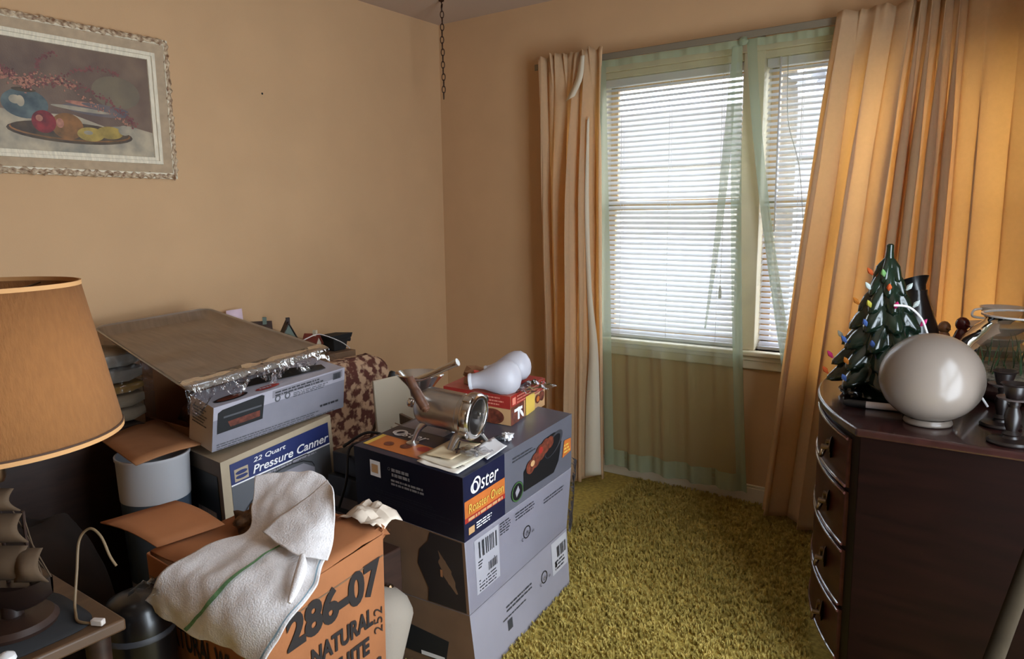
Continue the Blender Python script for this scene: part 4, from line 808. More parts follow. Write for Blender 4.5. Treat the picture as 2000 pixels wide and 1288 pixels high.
f.text(g, '286-07', .19, .755, .955, .165, 0, bold=.045); f.text(g, 'NATURAL', .36, .615, .88, .088, 0, bold=.04); f.text(g, 'WHITE', .44, .49, .84, .085, 0, bold=.04); f.text(g, 'TOWELS', .44, .355, .95, .085, 0, bold=.04)
f.rect(g, .955, .715, 1.0, .735, 0)
f.text(g, '252', .965, .55, 1.16, .05, 0, rot=math.pi / 2, bold=-.008, shear=.2); f.text(g, '543', 1.01 - .015, .50, 1.19, .045, 0, rot=math.pi / 2, bold=-.008, shear=.2) if False else None
f.lines(g, .1, .30, .9, 2, .004, .05, 1, .002, 2)
f3 = Face(bL, bN, tN, tL); f3.text(g, 'NATURAL WHITE', .12, .66, .95, .10, 0, bold=.02); f3.text(g, 'TOWELS', .3, .50, .8, .10, 0, bold=.02)
g.build('lettering', [M('stencil_black', (30, 22, 20), .8), CARD_DK], t)
# towel
rows = [[(1.388, -2.307, .735), (1.447, -2.263, .74), (1.523, -2.229, .738), (1.573, -2.236, .73)], [(1.431, -2.352, .69), (1.50, -2.335, .70), (1.576, -2.308, .70), (1.647, -2.294, .69)], [(1.466, -2.391, .65), (1.546, -2.385, .655), (1.624, -2.363, .655), (1.690, -2.345, .645)], [(1.431, -2.476, .625), (1.555, -2.458, .63), (1.640, -2.42, .628), (1.700, -2.372, .62)], [(1.418, -2.555, .612), (1.558, -2.527, .612), (1.681, -2.492, .612), (1.74, -2.429, .605)], [(1.403, -2.582, .575), (1.538, -2.561, .565), (1.657, -2.538, .56), (1.738, -2.49, .56)], [(1.36, -2.589, .515), (1.459, -2.569, .50), (1.579, -2.547, .485), (1.698, -2.53, .475)]]
net = cnet(rows, 18); nr, nc = len(net), len(net[0])
net = [[p + V((0, 0, 1)) * (wob(p, 11, .013, 2) + wob((p.x * 1.2 + p.y, p.x - p.y * .4, p.z), 20, .005, 6)) + V((0, -1, 0)) * wob(p, 20, .005, 9) for p in r] for r in net]
def tm(i, j):
    u = j / nc; v = i / nr
    if v < .2 and .88 < u < .95 and v > .10: return 1
    return 0
t = thing('towel', (1.55, -2.4, .45), 'crumpled white cotton towel with green stripe draped over the towel carton', 'towel')
b = MB(); b.grid(net, tm); cl = b.build('cloth', [TOWEL, STRIPE, STRIPE2], t, angle=180, solid=.004)
def strip(fu, hw, v0, mat, nm):
    rows = []
    for i in range(int(nr * v0), nr):
        row = []
        for k in (-1, 0, 1):
            q = min(max((fu(i / nr) + k * hw) * (nc - 1), 0), nc - 1.001); j = int(q); row.append(net[i][j].lerp(net[i][j + 1], q - j) + V((.002, -.004, .0055)))
        rows.append(row)
    MB().grid(rows).build(nm, mat, cl, angle=180)
strip(lambda v: .52 - .17 * (v - .36) - .05 * math.sin((v - .36) * 5), .013, .36, STRIPE, 'green_stripe'); strip(lambda v: .962, .010, .30, STRIPE2, 'grey_stripe')
b = MB(); fo = cnet([[(1.546, -2.407, .668), (1.661, -2.412, .65), (1.717, -2.371, .632)], [(1.556, -2.369, .69), (1.657, -2.374, .672), (1.699, -2.341, .652)], [(1.574, -2.33, .712), (1.648, -2.334, .695), (1.682, -2.321, .675)], [(1.592, -2.3, .735), (1.643, -2.303, .722), (1.673, -2.31, .704)], [(1.6, -2.265, .752), (1.632, -2.28, .748), (1.655, -2.295, .74)]], 9)
b.grid([[p + V((0, 0, .004 + wob(p, 30, .004, 4))) for p in r] for r in fo]); b.build('folded_corner', TOWEL, t, angle=180, solid=.003)
b = MB(); P = spline([(1.672, -2.40, .650), (1.700, -2.425, .640), (1.722, -2.455, .622), (1.735, -2.485, .60)], 8); b.tube(P, [.004 + .008 * math.sin(i / (len(P) - 1) * math.pi) for i in range(len(P))], 10); b.build('rolled_edge', TOWEL, t)
b = MB(); b.ball((1.36, -2.29, .60), .062, 30, sc=(1.1, .8, .65), jit=.55, seed=6); tag(b.build('brown_wad', M('woven_brown', (120, 88, 58), .9, rgb2=(64, 44, 28), vs=45, bump=1, bs=60), None, angle=180), 'wad of brown netting inside the towel carton behind the towel', 'wad')
b = MB(); b.grid([[(1.50 + .13 * i / 12, -2.16 + .10 * j / 8, .606 + .014 * math.sin(i / 12 * 3.1) + wob((i, j, 0), .5, .020, 8)) for j in range(9)] for i in range(13)]); tag(b.build('tissue_paper', M('tissue', (206, 190, 172), .8, var=.05), None, solid=.001, angle=25), 'crumpled cream tissue paper at the back of the towel carton', 'tissue paper')
# pale fabric shade and dark nightstand behind the carton
t = thing('nightstand', (1.34, -2.0, 0), 'low dark wooden nightstand between the towel carton and the stacked boxes', 'nightstand')
MB().box(1.21, 1.44, -2.06, -1.88, .02, .40).build('cabinet', DKWOOD, t, bevel=.005); MB().box(1.225, 1.425, -2.068, -2.06, .20, .37).build('drawer_front', DKWOOD, t, bevel=.003); MB().lathe((1.44, -1.95, .31), [(.004, 0), (.004, .012), (.010, .016), (.010, .024), (.004, .028)], 12, axis=(1, 0, 0)).build('knob', BRASS, t)
b = MB(); b.lathe((1.49, -2.03, .01), [(.03, 0), (.055, .10), (.088, .24), (.086, .255), (.072, .285), (.045, .308), (.001, .318)], 30, cap=False, axis=(-.12, .18, 1)); o = b.build('lampshade', M('grey_felt', (150, 138, 124), .95, bump=.2, bs=120), None, angle=180); tag(o, 'pale grey cloth covered shade with domed top behind the right edge of the towel carton', 'shade')

# ================================================================== LAMP AND TABLE
LXc, LYc = 1.300, -2.808
t = thing('end_table', (1.12, -2.95, 0), 'low brown wooden end table under the ship lamp', 'table')
MB().box(.80, 1.45, -3.25, -2.665, .535, .56).build('table_top', TANWOOD, t, bevel=.005)
for x in (.84, 1.41):
    for y in (-3.21, -2.705): MB().tube([(x, y, 0), (x, y, .536)], [.018, .024], 10).build('leg', DKWOOD, t)
o = MB().add([(LXc + .01 + .115 * math.copysign(abs(math.cos(a)) ** .4, math.cos(a)), LYc - .02 + .13 * math.copysign(abs(math.sin(a)) ** .4, math.sin(a)), .5615) for a in [2 * math.pi * k / 48 for k in range(48)]], [tuple(range(48))]).build('table_mat', M('dark_mat', (15, 13, 14), .8), None, solid=.003); tag(o, 'dark slate mat with rounded corners under the ship lamp', 'mat')
t = thing('table_lamp', (LXc, LYc, .563), 'table lamp with sailing ship base and tall tan burlap shade at the left', 'lamp')
b = MB(); n = 64
rows = [[(LXc + r * math.cos(2 * math.pi * k / n), LYc + r * math.sin(2 * math.pi * k / n), z) for k in range(n)] for r, z in ((.222, .950), (.198, 1.09), (.172, 1.232))]
b.grid(rows, closev=True); ls = b.build('lamp_shade', SHADE, t, solid=.002, angle=180)
DKT = M('trim_dark', (70, 44, 26), .8)
for r, z in ((.2235, .949), (.1735, 1.234)):
    b = MB(); b.lathe((LXc, LYc, z), [(r - .003, -.004), (r + .001, -.004), (r + .001, .004), (r - .003, .004), (r - .003, -.004)], 64, cap=False); b.build('trim_ring', SHADETRIM, ls)
    s_ = 1 if z < 1 else -1; b = MB(); b.lathe((LXc, LYc, z + s_ * .006), [(r - .002, -.0016), (r + .0004, -.0016), (r - .0004, .0016)], 64, cap=False); b.build('dark_cord', DKT, ls)
b = MB()
for a in (0, 2.1, 4.2): b.tube([(LXc, LYc, 1.20), (LXc + .170 * math.cos(a), LYc + .170 * math.sin(a), 1.226)], .002, 6)
b.tube([(LXc, LYc, .90), (LXc, LYc, 1.22)], .004, 8); b.build('harp', BRASS, t)
MB().lathe((LXc, LYc, .86), [(.014, 0), (.018, .01), (.018, .06), (.013, .07)], 16).build('socket', BRASS, t)
MB().ball((LXc, LYc, .985), .03, 14, sc=(1, 1, 1.3)).build('bulb', FROST, t)
b = MB(); b.lathe((LXc, LYc, .5635), [(.075, 0), (.078, .008), (.070, .018), (.03, .024)], 30); b.build('base', DKWOOD, t)
lt = V((.81, .58, 0)); dp_ = V((-.58, .81, 0)); LC = V((LXc, LYc, 0))
b = MB(); hull = []
for i in range(15):
    s_ = -1 + 2 * i / 14; w_ = .026 * math.sqrt(max(.02, 1 - abs(s_) ** 2.2)); zt = .648 + .020 * s_ * s_; row = []
    for j in range(9):
        a = math.pi * (j / 8 + 1); row.append(LC + lt * s_ * .085 + dp_ * w_ * math.cos(a) + V((0, 0, zt + .055 * math.sin(a) * (1 - .35 * s_ * s_))))
    hull.append(row)
b.grid(hull); b.add([r[0] for r in hull] + [r[-1] for r in hull][::-1], [tuple(range(30))]); b.tube([LC + V((0, 0, .58)), LC + V((0, 0, .61))], .02, 10); b.build('hull', M('hull_dark', (36, 24, 20), .4), t, angle=60)
for off, top in ((0, .875), (.045, .80), (-.045, .80)): MB().tube([LC + lt * off + V((0, 0, .63)), LC + lt * off + V((0, 0, top))], [.004, .003], 8).build('mast', DKWOOD, t)
def sail(off, z0_, z1_, w0, w1):
    P = []
    for i in range(9):
        v = i / 8; zz = z0_ + (z1_ - z0_) * v; ww = w0 + (w1 - w0) * v - .010 * math.sin(math.pi * v); P.append([LC + lt * (off + ww * (j / 8 - .5) * 2) + dp_ * (-.010 - .022 * math.sin(math.pi * v) * math.cos((j / 8 - .5) * 2.4)) + V((0, 0, zz)) for j in range(9)])
    MB().grid(P).build('sail', SAIL, t, solid=.002, angle=180)
sail(0, .665, .735, .060, .054); sail(0, .742, .800, .056, .050); sail(0, .806, .850, .048, .040); sail(.052, .66, .73, .034, .03); sail(-.052, .66, .73, .034, .03)
b = MB()
for a, c in (((.085, .665), (0, .86)), ((-.085, .665), (0, .86)), ((.085, .665), (.0, .80)), ((.07, .655), (.045, .79)), ((-.07, .655), (-.045, .79))): b.tube([LC + lt * a[0] + V((0, 0, a[1])), LC + lt * c[0] + V((0, 0, c[1]))], .0012, 5)
b.build('rigging', SAIL, t)
# cord, appliance, plastic, knob on the table
o = MB().tube(spline([(1.36, -2.72, .566), (1.335, -2.71, .575), (1.31, -2.69, .63), (1.30, -2.675, .69), (1.318, -2.66, .715), (1.342, -2.65, .70), (1.362, -2.645, .66), (1.375, -2.64, .64)], 8), .0028, 8).tube(spline([(1.36, -2.72, .566), (1.395, -2.73, .566), (1.43, -2.715, .566)], 8), .0028, 8).build('electrical_cord', M('cord_tan', (120, 98, 70), .6), None)
tag(o, 'thin tan electrical cord looping up from the end table', 'cord')
MB().obox((1.425, -2.722, .5625), (.022, .012, 0), (-.006, .011, 0), (0, 0, .012)).build('plug', M('plug_white', (196, 186, 178), .5), o, bevel=.002)
t = thing('kitchen_appliance', (1.385, -2.60, .3), 'dark glossy domed appliance beside the end table under the towel', 'appliance')
b = MB(); b.lathe((1.335, -2.587, .0), [(.070, .0), (.072, .46), (.070, .50), (.060, .53), (.04, .54), (.001, .545)], 30, cap=False); b.build('dome', BLKGLAZE, t, angle=60)
b = MB(); b.lathe((1.335, -2.587, .0), [(.0735, .455), (.0735, .465), (.070, .47)], 30, cap=False); b.build('rim', DKGREY, t)
o = MB().grid([[(1.365 + .06 * i / 10, -2.60 + .12 * j / 10 - .02, .555 + .02 * math.sin(i / 10 * 3) + abs(wob((i, j, 0), .6, .04, 3))) for j in range(11)] for i in range(11)]).build('plastic_bag', CLEAR, None, angle=180); tag(o, 'crumpled clear plastic bag next to the dark domed appliance', 'plastic bag')
o = MB().lathe((1.425, -2.865, .5605), [(.012, 0), (.016, .008), (.014, .016), (.006, .021), (.001, .022)], 16, cap=False).build('bottle_cap', WHITE, None); tag(o, 'small white plastic cap on the end table at the bottom left corner', 'cap')
rows = []
for i in range(17):
    rows.append([(.42 + .36 * i / 16, -2.75 + .42 * j / 14, max(.01, (.50 * (1 - (abs(i / 16 - .4) * 1.7) ** 4) * (1 - (abs(j / 14 - .5) * 1.9) ** 6)) * .95 + wob((i, j, 0), .35, .05, 4))) for j in range(15)])
o = MB().grid(rows).build('brown_blanket', M('dark_brown_cloth', (48, 34, 26), .95, rgb2=(28, 20, 16), vs=6), None, angle=180); tag(o, 'dark brown blanket heaped on the floor behind the end table', 'blanket')

# ================================================================== DRESSER
DZ = .80
t = thing('dresser', (2.88, -.76, 0), 'dark mahogany bow front dresser with brass pulls at the right', 'dresser')
ya, yb_ = -1.335, -.185
def bow(y, k=1): s_ = (y - (ya + yb_) / 2) / ((yb_ - ya) / 2); return -.205 * k * (1 - s_ * s_) ** 1.0
XB = 3.26
def bowslab(z0_, z1_, xf, yy0, yy1, over=0, n=40, xback=XB, thick=None):
    b = MB(); ys = [yy0 + (yy1 - yy0) * i / n for i in range(n + 1)]
    fr = [(xf + bow(min(max(y, ya), yb_)) - over, y) for y in ys]; bk = [((x + thick) if thick else xback, y) for x, y in fr]
    P = fr + bk[::-1]; m_ = len(P); b.add([(x, y, z0_) for x, y in P] + [(x, y, z1_) for x, y in P], [tuple(range(m_)), tuple(range(m_, 2 * m_))[::-1]] + [(i, (i + 1) % m_, m_ + (i + 1) % m_, m_ + i)[::-1] for i in range(m_)]); return b
bowslab(.10, DZ - .022, 2.555, ya + .012, yb_ - .012).build('carcass', M('mahogany_shaded_side', (18, 5, 3), .45, var=.3, vs=5, stretch=(1, 1, 9), spec=.1), t, bevel=.002)  # same wood as the drawers, colour darkened for the shade on this side
bowslab(DZ - .022, DZ, 2.537, ya, yb_, .0).build('top', MAHOGT, t, bevel=.006, seg=3)
zs = [.115, .275, .45, .615, .765]
for k in range(4):
    z0_, z1_ = zs[k] + .006, zs[k + 1] - .006
    d = bowslab(z0_, z1_, 2.5555, ya + .05, yb_ - .05, .010, thick=.018).build('drawer', MAHOG, t, bevel=.003)
    g = MB()
    for zz in (z0_ + .004, z1_ - .004):
        g.tube([(2.5555 + bow(y) - .0115, y, zz) for y in [ya + .05 + (yb_ - ya - .10) * i / 40 for i in range(41)]], .0042, 8)
    g.build('beading', M('bead_gloss', (96, 56, 50), .15, coat=.8), d)
    for yp in (ya + .15, yb_ - .15):
        zc = (z0_ + z1_) / 2; xs = 2.5555 + bow(yp) - .012; g = MB()
        g.ball((xs, yp, zc + .012), .024, 14, sc=(.16, 1.25, 1.0)); g.ball((xs, yp, zc - .012), .016, 12, sc=(.2, 1, .9))
        for s_ in (-.03, .03): g.tube([(xs, yp + s_, zc + .012), (xs - .020, yp + s_, zc + .012)], [.006, .008], 10)
        g.tube(spline([(xs - .018, yp - .03, zc + .012), (xs - .022, yp - .028, zc - .012), (xs - .024, yp, zc - .024), (xs - .022, yp + .028, zc - .012), (xs - .018, yp + .03, zc + .012)], 8), .0042, 8); g.build('pull', BRASS, d)
b = MB()
for y in (ya + .02, yb_ - .09): b.box(2.56, 2.63, y, y + .07, 0, .10).box(3.18, 3.25, y, y + .07, 0, .10)
b.build('feet', MAHOG, t, bevel=.012)

# ---------------------------------------------------------------- ceramic tree
TX_, TY_ = 2.528, -.925
t = thing('ceramic_tree', (TX_, TY_, DZ), 'dark green ceramic Christmas tree with small coloured lights on the dresser', 'ceramic tree')
b = MB(); b.lathe((TX_, TY_, DZ + .001), [(.088, 0), (.094, .008), (.088, .02), (.070, .032), (.060, .052), (.062, .066)], 40, mod=lambda k, a, w_: (1 + .06 * math.sin(a * 7 + k * 1.2)) if w_ == 0 else 0); b.build('base', TREEG, t)
tiers = [(.060, .154, .120, 9), (.108, .142, .098, 9), (.164, .120, .082, 8), (.220, .098, .066, 7), (.273, .076, .050, 7), (.322, .056, .034, 6), (.362, .042, .018, 5)]
tips = []
for k, (h, ro, ri, nb) in enumerate(tiers):
    b = MB(); nn = nb * 10; rows = []; ph = k * .37
    hn = tiers[k + 1][0] + .03 if k < 6 else h + .06
    for q, (fr, dz) in enumerate(((.55, .004), (.80, -.006), (1.0, -.004), (.985, .010), (.82, .026), (.55, .050), (.30, hn - h))):
        row = []
        for j in range(nn):
            a = 2 * math.pi * j / nn; lob = .5 + .5 * math.cos(nb * a + ph); sharp = lob ** .7
            r = (ri * .62 + (ro - ri * .62) * (.45 + .55 * sharp)) * fr if q < 5 else ri * (.9 if q == 5 else .55 if k < 6 else .2); dr = (-.014 * sharp if q in (1, 2, 3) else 0) + (.003 * math.sin(a * nb * 4) if 2 <= q <= 4 else 0)
            row.append((TX_ + r * math.cos(a), TY_ + r * math.sin(a), DZ + h + dz + dr))
        rows.append(row)
    b.grid(rows, closev=True); b.build('branch_tier', TREEG, t, angle=180)
    for j in range(nb):
        a = (2 * math.pi * j - ph) / nb; tips.append((TX_ + ro * .97 * math.cos(a), TY_ + ro * .97 * math.sin(a), DZ + h + .006, a))
b = MB(); b.lathe((TX_, TY_, DZ + .37), [(.022, 0), (.020, .025), (.013, .045), (.010, .065), (.0105, .083), (.006, .086)], 16, cap=False); b.build('spire', TREEG, t)
cols = [M('bulb_pink', (220, 60, 130), .15, translucent=.3), M('bulb_amber', (220, 140, 60), .15, translucent=.3), M('bulb_green', (140, 190, 120), .15, translucent=.3), M('bulb_clear', (216, 226, 222), .12, translucent=.3), M('bulb_blue', (90, 120, 190), .15, translucent=.3), M('bulb_yellow', (216, 206, 90), .15, translucent=.3), M('bulb_orange', (226, 110, 60), .15, translucent=.3)]
rr = random.Random(11)
for k, (x, y, z, a) in enumerate(tips):
    facing = math.cos(a) * (2.876 - TX_) + math.sin(a) * (-3.3 - TY_)
    if facing < -.6 or rr.random() < .12: continue
    g = MB(); d = V((math.cos(a) * .6, math.sin(a) * .6, .8)).normalized(); g.lathe((x, y, z - .004), [(.0025, 0), (.004, .004), (.0075, .012), (.005, .020), (.0005, .027)], 7, axis=d, cap=False)
    g.build('bulb', cols[rr.randrange(7)], t)
o = MB().tube(spline([(2.565, -1.05, 1.09), (2.60, -1.03, 1.085), (2.63, -1.00, 1.05), (2.655, -.99, .99), (2.69, -.98, .965), (2.74, -.95, .90), (2.80, -.93, .806)], 8), .0032, 8).build('electrical_cord', WHITE, None); tag(o, 'white electrical cord arching from the ceramic tree', 'cord')
b = MB()
for dx, dy, r in ((-.055, -.085, .020), (-.035, -.11, .017), (-.075, -.055, .016), (-.02, -.095, .013)): b.ball((TX_ + dx - .02, TY_ + dy + .035, DZ + r * .8), r, 14, sc=(1.2, 1, .8), jit=.4, seed=r * 900)
b.tube(spline([(TX_ - .09, TY_ - .02, DZ + .012), (TX_ - .085, TY_ - .03, DZ + .045), (TX_ - .065, TY_ - .055, DZ + .055), (TX_ - .05, TY_ - .08, DZ + .03)]), .008, 10)
tag(b.build('scroll_ornament', M('dark_ornament', (38, 42, 44), .2, coat=.5), None), 'small dark scrolled ceramic ornament at the foot of the tree', 'ornament')
t = thing('marker_pen', (2.52, -1.10, DZ), 'thick marker pen with black cap lying in front of the ceramic tree', 'pen')
pd = V((.87, -.02 + .10, 0)).normalized(); p0 = V((2.462, -1.112, DZ + .011)); MB().tube([p0, p0 + pd * .012, p0 + pd * .058], [.006, .010, .0105], 14).build('cap', BLACK, t); MB().tube([p0 + pd * .058, p0 + pd * .15], .0095, 14).build('barrel', M('pen_grey', (196, 186, 182), .4), t)
# black pitcher behind the tree
PX, PY = 2.572, -.655
t = thing('black_pitcher', (PX, PY, DZ), 'black glazed pitcher with flared tilted lip behind the ceramic tree', 'pitcher')
b = MB(); b.lathe((PX, PY, DZ + .001), [(.06, 0), (.075, .01), (.088, .06), (.086, .11), (.070, .18), (.048, .245), (.034, .285), (.032, .30)], 32, mod=lambda k, a, w_: 0 if w_ else 1 + .03 * math.sin(a * 9 + k)); b.build('body', BLKGLAZE, t)
b = MB(); b.lathe((PX - .002, PY, DZ + .295), [(.030, -.005), (.034, .012), (.046, .032), (.050, .038), (.046, .036), (.03, .015)], 28, axis=(-.35, .25, 1), cap=False); b.build('lip', BLKGLAZE, t)
# opal globe
GX, GY = 2.680, -1.180
t = thing('globe_shade', (GX, GY, DZ), 'round white opal glass lamp globe standing on the dresser edge', 'glass globe')
R_ = .122; cz = DZ + .118; prof = []
for i in range(25):
    a = math.radians(-66 + 156 * i / 24); prof.append((R_ * math.cos(a) if i < 24 else .001, cz - DZ + R_ * math.sin(a) * (.97 if a > 0 else .91)))
b = MB(); b.lathe((GX, GY, DZ + .001), prof, 56, cap=False); b.build('globe', OPAL, t, angle=180)
b = MB(); b.lathe((GX, GY, DZ + .001), [(.050, .0), (.0565, .001), (.058, .006), (.055, .012), (.052, .016), (.0535, prof[0][1])], 48, cap=False); b.build('neck', OPAL, t, angle=180)
# glass bowl
BX, BY = 2.880, -.74
t = thing('fish_bowl', (BX, BY, DZ), 'large glass fish bowl with gravel and green plants at the right of the dresser', 'glass bowl')
def bp(s_): 
    return [(.10 * s_, 0), (.13 * s_, .006), (.165 * s_, .045), (.182 * s_, .09), (.182 * s_, .13), (.168 * s_, .17), (.14 * s_, .205), (.115 * s_, .224), (.112 * s_, .235), (.122 * s_, .245)]
b = MB(); b.lathe((BX, BY, DZ + .002), bp(1), 56); b.build('glass', GLASS, t, angle=180)
b = MB(); b.lathe((BX, BY, DZ + .244), [(.118, 0), (.124, .001), (.124, .006), (.118, .006), (.118, 0)], 56, cap=False); b.build('rim', M('rim_white', (220, 216, 214), .1), t)
b = MB(); b.lathe((BX, BY, DZ + .006), [(.095, 0), (.125, .006), (.158, .042), (.168, .07), (.12, .085), (.05, .09), (.001, .088)], 40, cap=False); b.build('gravel', M('gravel', (170, 158, 142), .8, rgb2=(96, 86, 76), vs=120), t)
b = MB(); rr = random.Random(4)
for k in range(46):
    a = rr.random() * 6.28; r = .13 * rr.random() ** .5; x, y = BX + r * math.cos(a) - .02, BY + r * math.sin(a) - .02; h = .05 + .07 * rr.random(); q = rr.random() * 6.28; l = V((math.cos(q), math.sin(q), 0)) * .02
    b.tube(spline([(x, y, DZ + .07), (x + l.x * .5, y + l.y * .5, DZ + .07 + h * .7), (x + l.x, y + l.y, DZ + .07 + h)], 4), [.006, .008, .008, .007, .006, .005, .004, .002, .001], 5, flat=.25)
b.build('plants', M('aquatic_green', (54, 84, 44), .5), t)
# cup and saucer, dark red figurine, wooden bird, amber jar
t = thing('stacked_dishes', (2.79, -.45, DZ), 'stack of white dishes behind the fish bowl', 'dishes')
b = MB()
for k in range(5): b.lathe((2.79, -.45, DZ + .001 + .036 * k), [(.05, 0), (.06, .003), (.085, .022), (.098, .030), (.097, .033), (.05, .006)], 36)
b.build('dish', M('white_china', (226, 218, 210), .15, coat=.5), t)
t = thing('teacup', (2.80, -.45, DZ + .185), 'white china cup on the stack of dishes behind the fish bowl', 'cup')
b = MB(); b.lathe((2.80, -.45, DZ + .182), [(.028, 0), (.03, .004), (.048, .02), (.060, .045), (.064, .055), (.061, .055), (.045, .022), (.001, .010)], 32, cap=False); b.build('bowl', M('white_china', (226, 218, 210)), t)
b = MB(); b.tube(spline([(2.745, -.48, DZ + .230), (2.725, -.49, DZ + .225), (2.722, -.49, DZ + .205), (2.755, -.475, DZ + .198)]), .004, 8); b.build('handle', M('white_china', (226, 218, 210)), t)
def figurine(c, mat, label, s_=1, name='bird_figurine'):
    tt = thing(name, c, label, 'figurine'); x, y, z = c
    b = MB(); b.lathe((x, y, z + .001), [(.026 * s_, 0), (.028 * s_, .01 * s_), (.018 * s_, .05 * s_), (.022 * s_, .10 * s_), (.026 * s_, .13 * s_), (.018 * s_, .155 * s_), (.012 * s_, .165 * s_)], 18); b.build('body', mat, tt, angle=180)
    b = MB(); b.ball((x, y, z + .180 * s_), .020 * s_, 14, sc=(1, .9, 1.1)); b.tube([(x + .01 * s_, y - .012 * s_, z + .18 * s_), (x + .022 * s_, y - .026 * s_, z + .176 * s_)], [.006 * s_, .001], 8); b.build('head', mat, tt)
figurine((2.650, -.560, DZ), M('carved_wood', (130, 82, 48), .5, var=.3, vs=40), 'carved brown wooden figurine between the globe and the drape', .95)
figurine((2.702, -.588, DZ), M('dark_red_glaze', (84, 26, 22), .25), 'dark red figurine just left of the fish bowl', 1.05)
t = thing('amber_jar', (2.93, -.42, DZ), 'amber glass jar at the right end behind the stacked dishes', 'jar')
b = MB(); b.box(2.895, 2.995, -.45, -.35, DZ + .001, DZ + .27); b.build('jar_body', glassy('amber_glass', (214, 140, 70), .3, .05), t, bevel=.012, seg=3); b = MB(); b.box(2.90, 2.99, -.445, -.355, DZ + .271, DZ + .285); b.build('lid', M('amber_lid', (150, 88, 40), .3), t, bevel=.004)
# candle holders
def candle(x, y, s_, label):
    tt = thing('candle_holder', (x, y, DZ), label, 'candle holder', 'dark candle holders on the dresser'); CW = M('candle_dark', (24, 15, 13), .35, var=.3, vs=30)
    b = MB(); b.lathe((x, y, DZ + .001), [(.048 * s_, 0), (.050 * s_, .004), (.046 * s_, .009), (.020 * s_, .013), (.016 * s_, .020)], 32); b.build('base', CW, tt)
    b = MB(); b.lathe((x, y, DZ + .018), [(.016 * s_, 0), (.020 * s_, .006), (.012 * s_, .014), (.016 * s_, .03), (.018 * s_, .05), (.011 * s_, .07), (.014 * s_, .078), (.010 * s_, .088)], 24); b.build('stem', CW, tt)
    b = MB(); b.lathe((x, y, DZ + .104), [(.012 * s_, 0), (.034 * s_, .004), (.037 * s_, .008), (.018 * s_, .006)], 28, cap=False); b.build('drip_pan', M('pan_sheen', (112, 100, 98), .3, .6), tt)
    b = MB(); b.lathe((x, y, DZ + .108), [(.016 * s_, 0), (.020 * s_, .01), (.025 * s_, .032), (.031 * s_, .036), (.029 * s_, .038), (.020 * s_, .03), (.018 * s_, .01)], 28, cap=False); b.build('cup', CW, tt)
candle(2.862, -1.265, 1, 'front dark candle holder nearest the dresser edge')
candle(2.836, -1.112, .95, 'second dark candle holder just behind the front one')
candle(2.968, -1.130, 1, 'dark candle holder at the right edge behind the front one')
# wooden pole leaning on the wall
pa, pb = V((2.905, -1.73, .67)), V((2.860, -1.86, .50)); d = (pa - pb)
b_ = pb - d * (pb.z / d.z); tp = pa + d * ((RX - .02 - pa.x) / d.x); 
if tp.y > -1.36: tp = pa + d * ((-1.37 - pa.y) / d.y)
t = thing('broom_pole', tuple(b_), 'pale wooden pole leaning beside the dresser in the bottom right corner', 'pole')
MB().tube([b_ + V((0, 0, .01)), tp], .0155, 14).build('shaft', M('pole_wood', (40, 33, 24), .95, var=.15, vs=20, spec=.03), t)

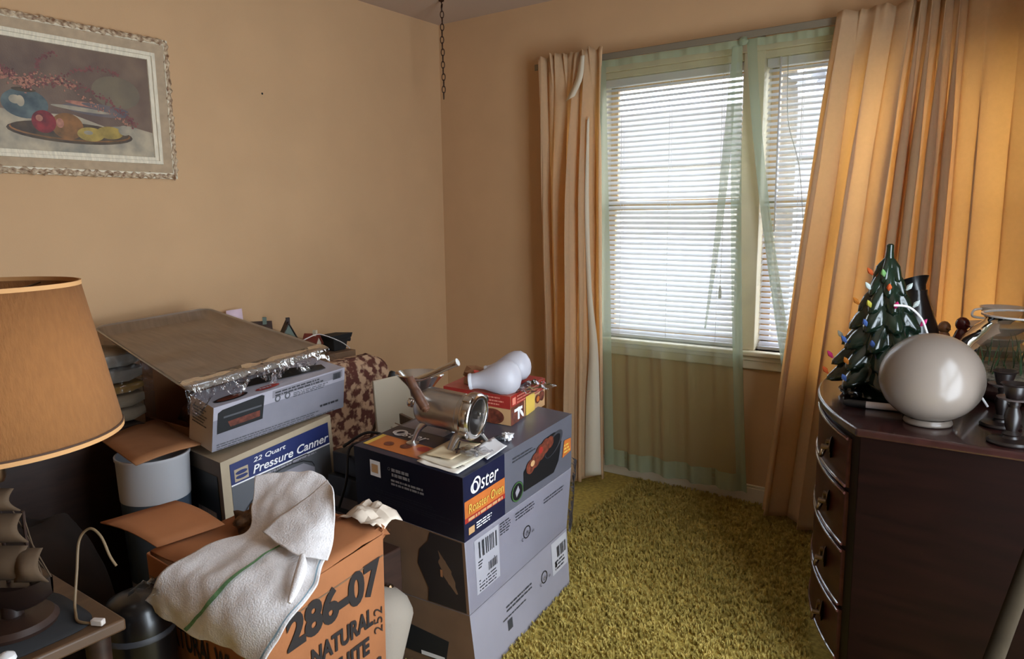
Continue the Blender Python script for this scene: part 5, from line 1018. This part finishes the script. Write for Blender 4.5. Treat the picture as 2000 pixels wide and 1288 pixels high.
# ================================================================== CARPET PILE (shag tufts)
rng = np.random.default_rng(5); nC = 24000; nB = 6; nT = nC * nB
kx = rng.uniform(1.30, 2.62, nC); ky = rng.uniform(-2.2, -.016, nC)
def outside(x, y, quad):       # keep the pile out from under the boxes and furniture
    k = np.zeros(len(x), bool); inn = np.ones(len(x), bool)
    for p, q in zip(quad, quad[1:] + quad[:1]): inn &= ((q[0] - p[0]) * (y - p[1]) - (q[1] - p[1]) * (x - p[0])) > -.004
    return ~inn
keep = outside(kx, ky, [(p.x, p.y) for p in q0]) & ~((kx > 2.545 - .205 * np.clip(1 - ((ky + .76) / .575) ** 2, 0, 1)) & (ky > -1.34) & (ky < -.18)) & ~((kx < 1.60) & (ky < -1.87))
kx, ky = kx[keep], ky[keep]; nC = len(kx); nT = nC * nB
kh = rng.uniform(.012, .022, nC); ka = rng.uniform(0, 2 * np.pi, nC); kl = rng.uniform(0, .006, nC)
rep = lambda q: np.repeat(q, nB)
a = np.tile(np.arange(nB) * 2 * np.pi / nB, nC) + rng.normal(0, .4, nT); le = rng.uniform(.002, .0055, nT)
cx = rep(kx) + np.cos(a) * .0015; cy_ = rep(ky) + np.sin(a) * .0015; h = rep(kh) * rng.uniform(.75, 1.05, nT); wd = rng.uniform(.0016, .0028, nT); a2 = a + np.pi / 2
ux, uy = np.cos(a2) * wd, np.sin(a2) * wd; lx, ly = np.cos(a) * le + rep(np.cos(ka) * kl), np.sin(a) * le + rep(np.sin(ka) * kl)
vt = np.empty((nT, 5, 3)); z = np.zeros(nT)
vt[:, 0] = np.stack([cx - ux, cy_ - uy, z], 1); vt[:, 1] = np.stack([cx + ux, cy_ + uy, z], 1)
vt[:, 2] = np.stack([cx + ux * .9 + lx * .35, cy_ + uy * .9 + ly * .35, h * .7], 1); vt[:, 3] = np.stack([cx - ux * .9 + lx * .35, cy_ - uy * .9 + ly * .35, h * .7], 1); vt[:, 4] = np.stack([cx + lx, cy_ + ly, h], 1)
base = np.arange(nT)[:, None] * 5; q = (base + np.array([0, 1, 2, 3])); tr3 = (base + np.array([3, 2, 4]))
me = bpy.data.meshes.new('carpet_pile'); me.vertices.add(nT * 5); me.vertices.foreach_set('co', vt.reshape(-1)); me.loops.add(nT * 7)
lp = np.concatenate([q, tr3], 1).reshape(-1); me.loops.foreach_set('vertex_index', lp.astype(np.int32)); me.polygons.add(nT * 2)
ls = (np.arange(nT)[:, None] * 7 + np.array([0, 4])).reshape(-1); me.polygons.foreach_set('loop_start', ls.astype(np.int32)); me.update(calc_edges=True); me.validate()
o = bpy.data.objects.new('carpet_pile', me); C.objects.link(o); me.materials.append(M('shag_green', (222, 200, 118), .95, rgb2=(168, 148, 72), vs=30, detail=5, translucent=.35)); tag(o, 'olive green shag carpet pile covering the floor', 'carpet', kind='stuff')
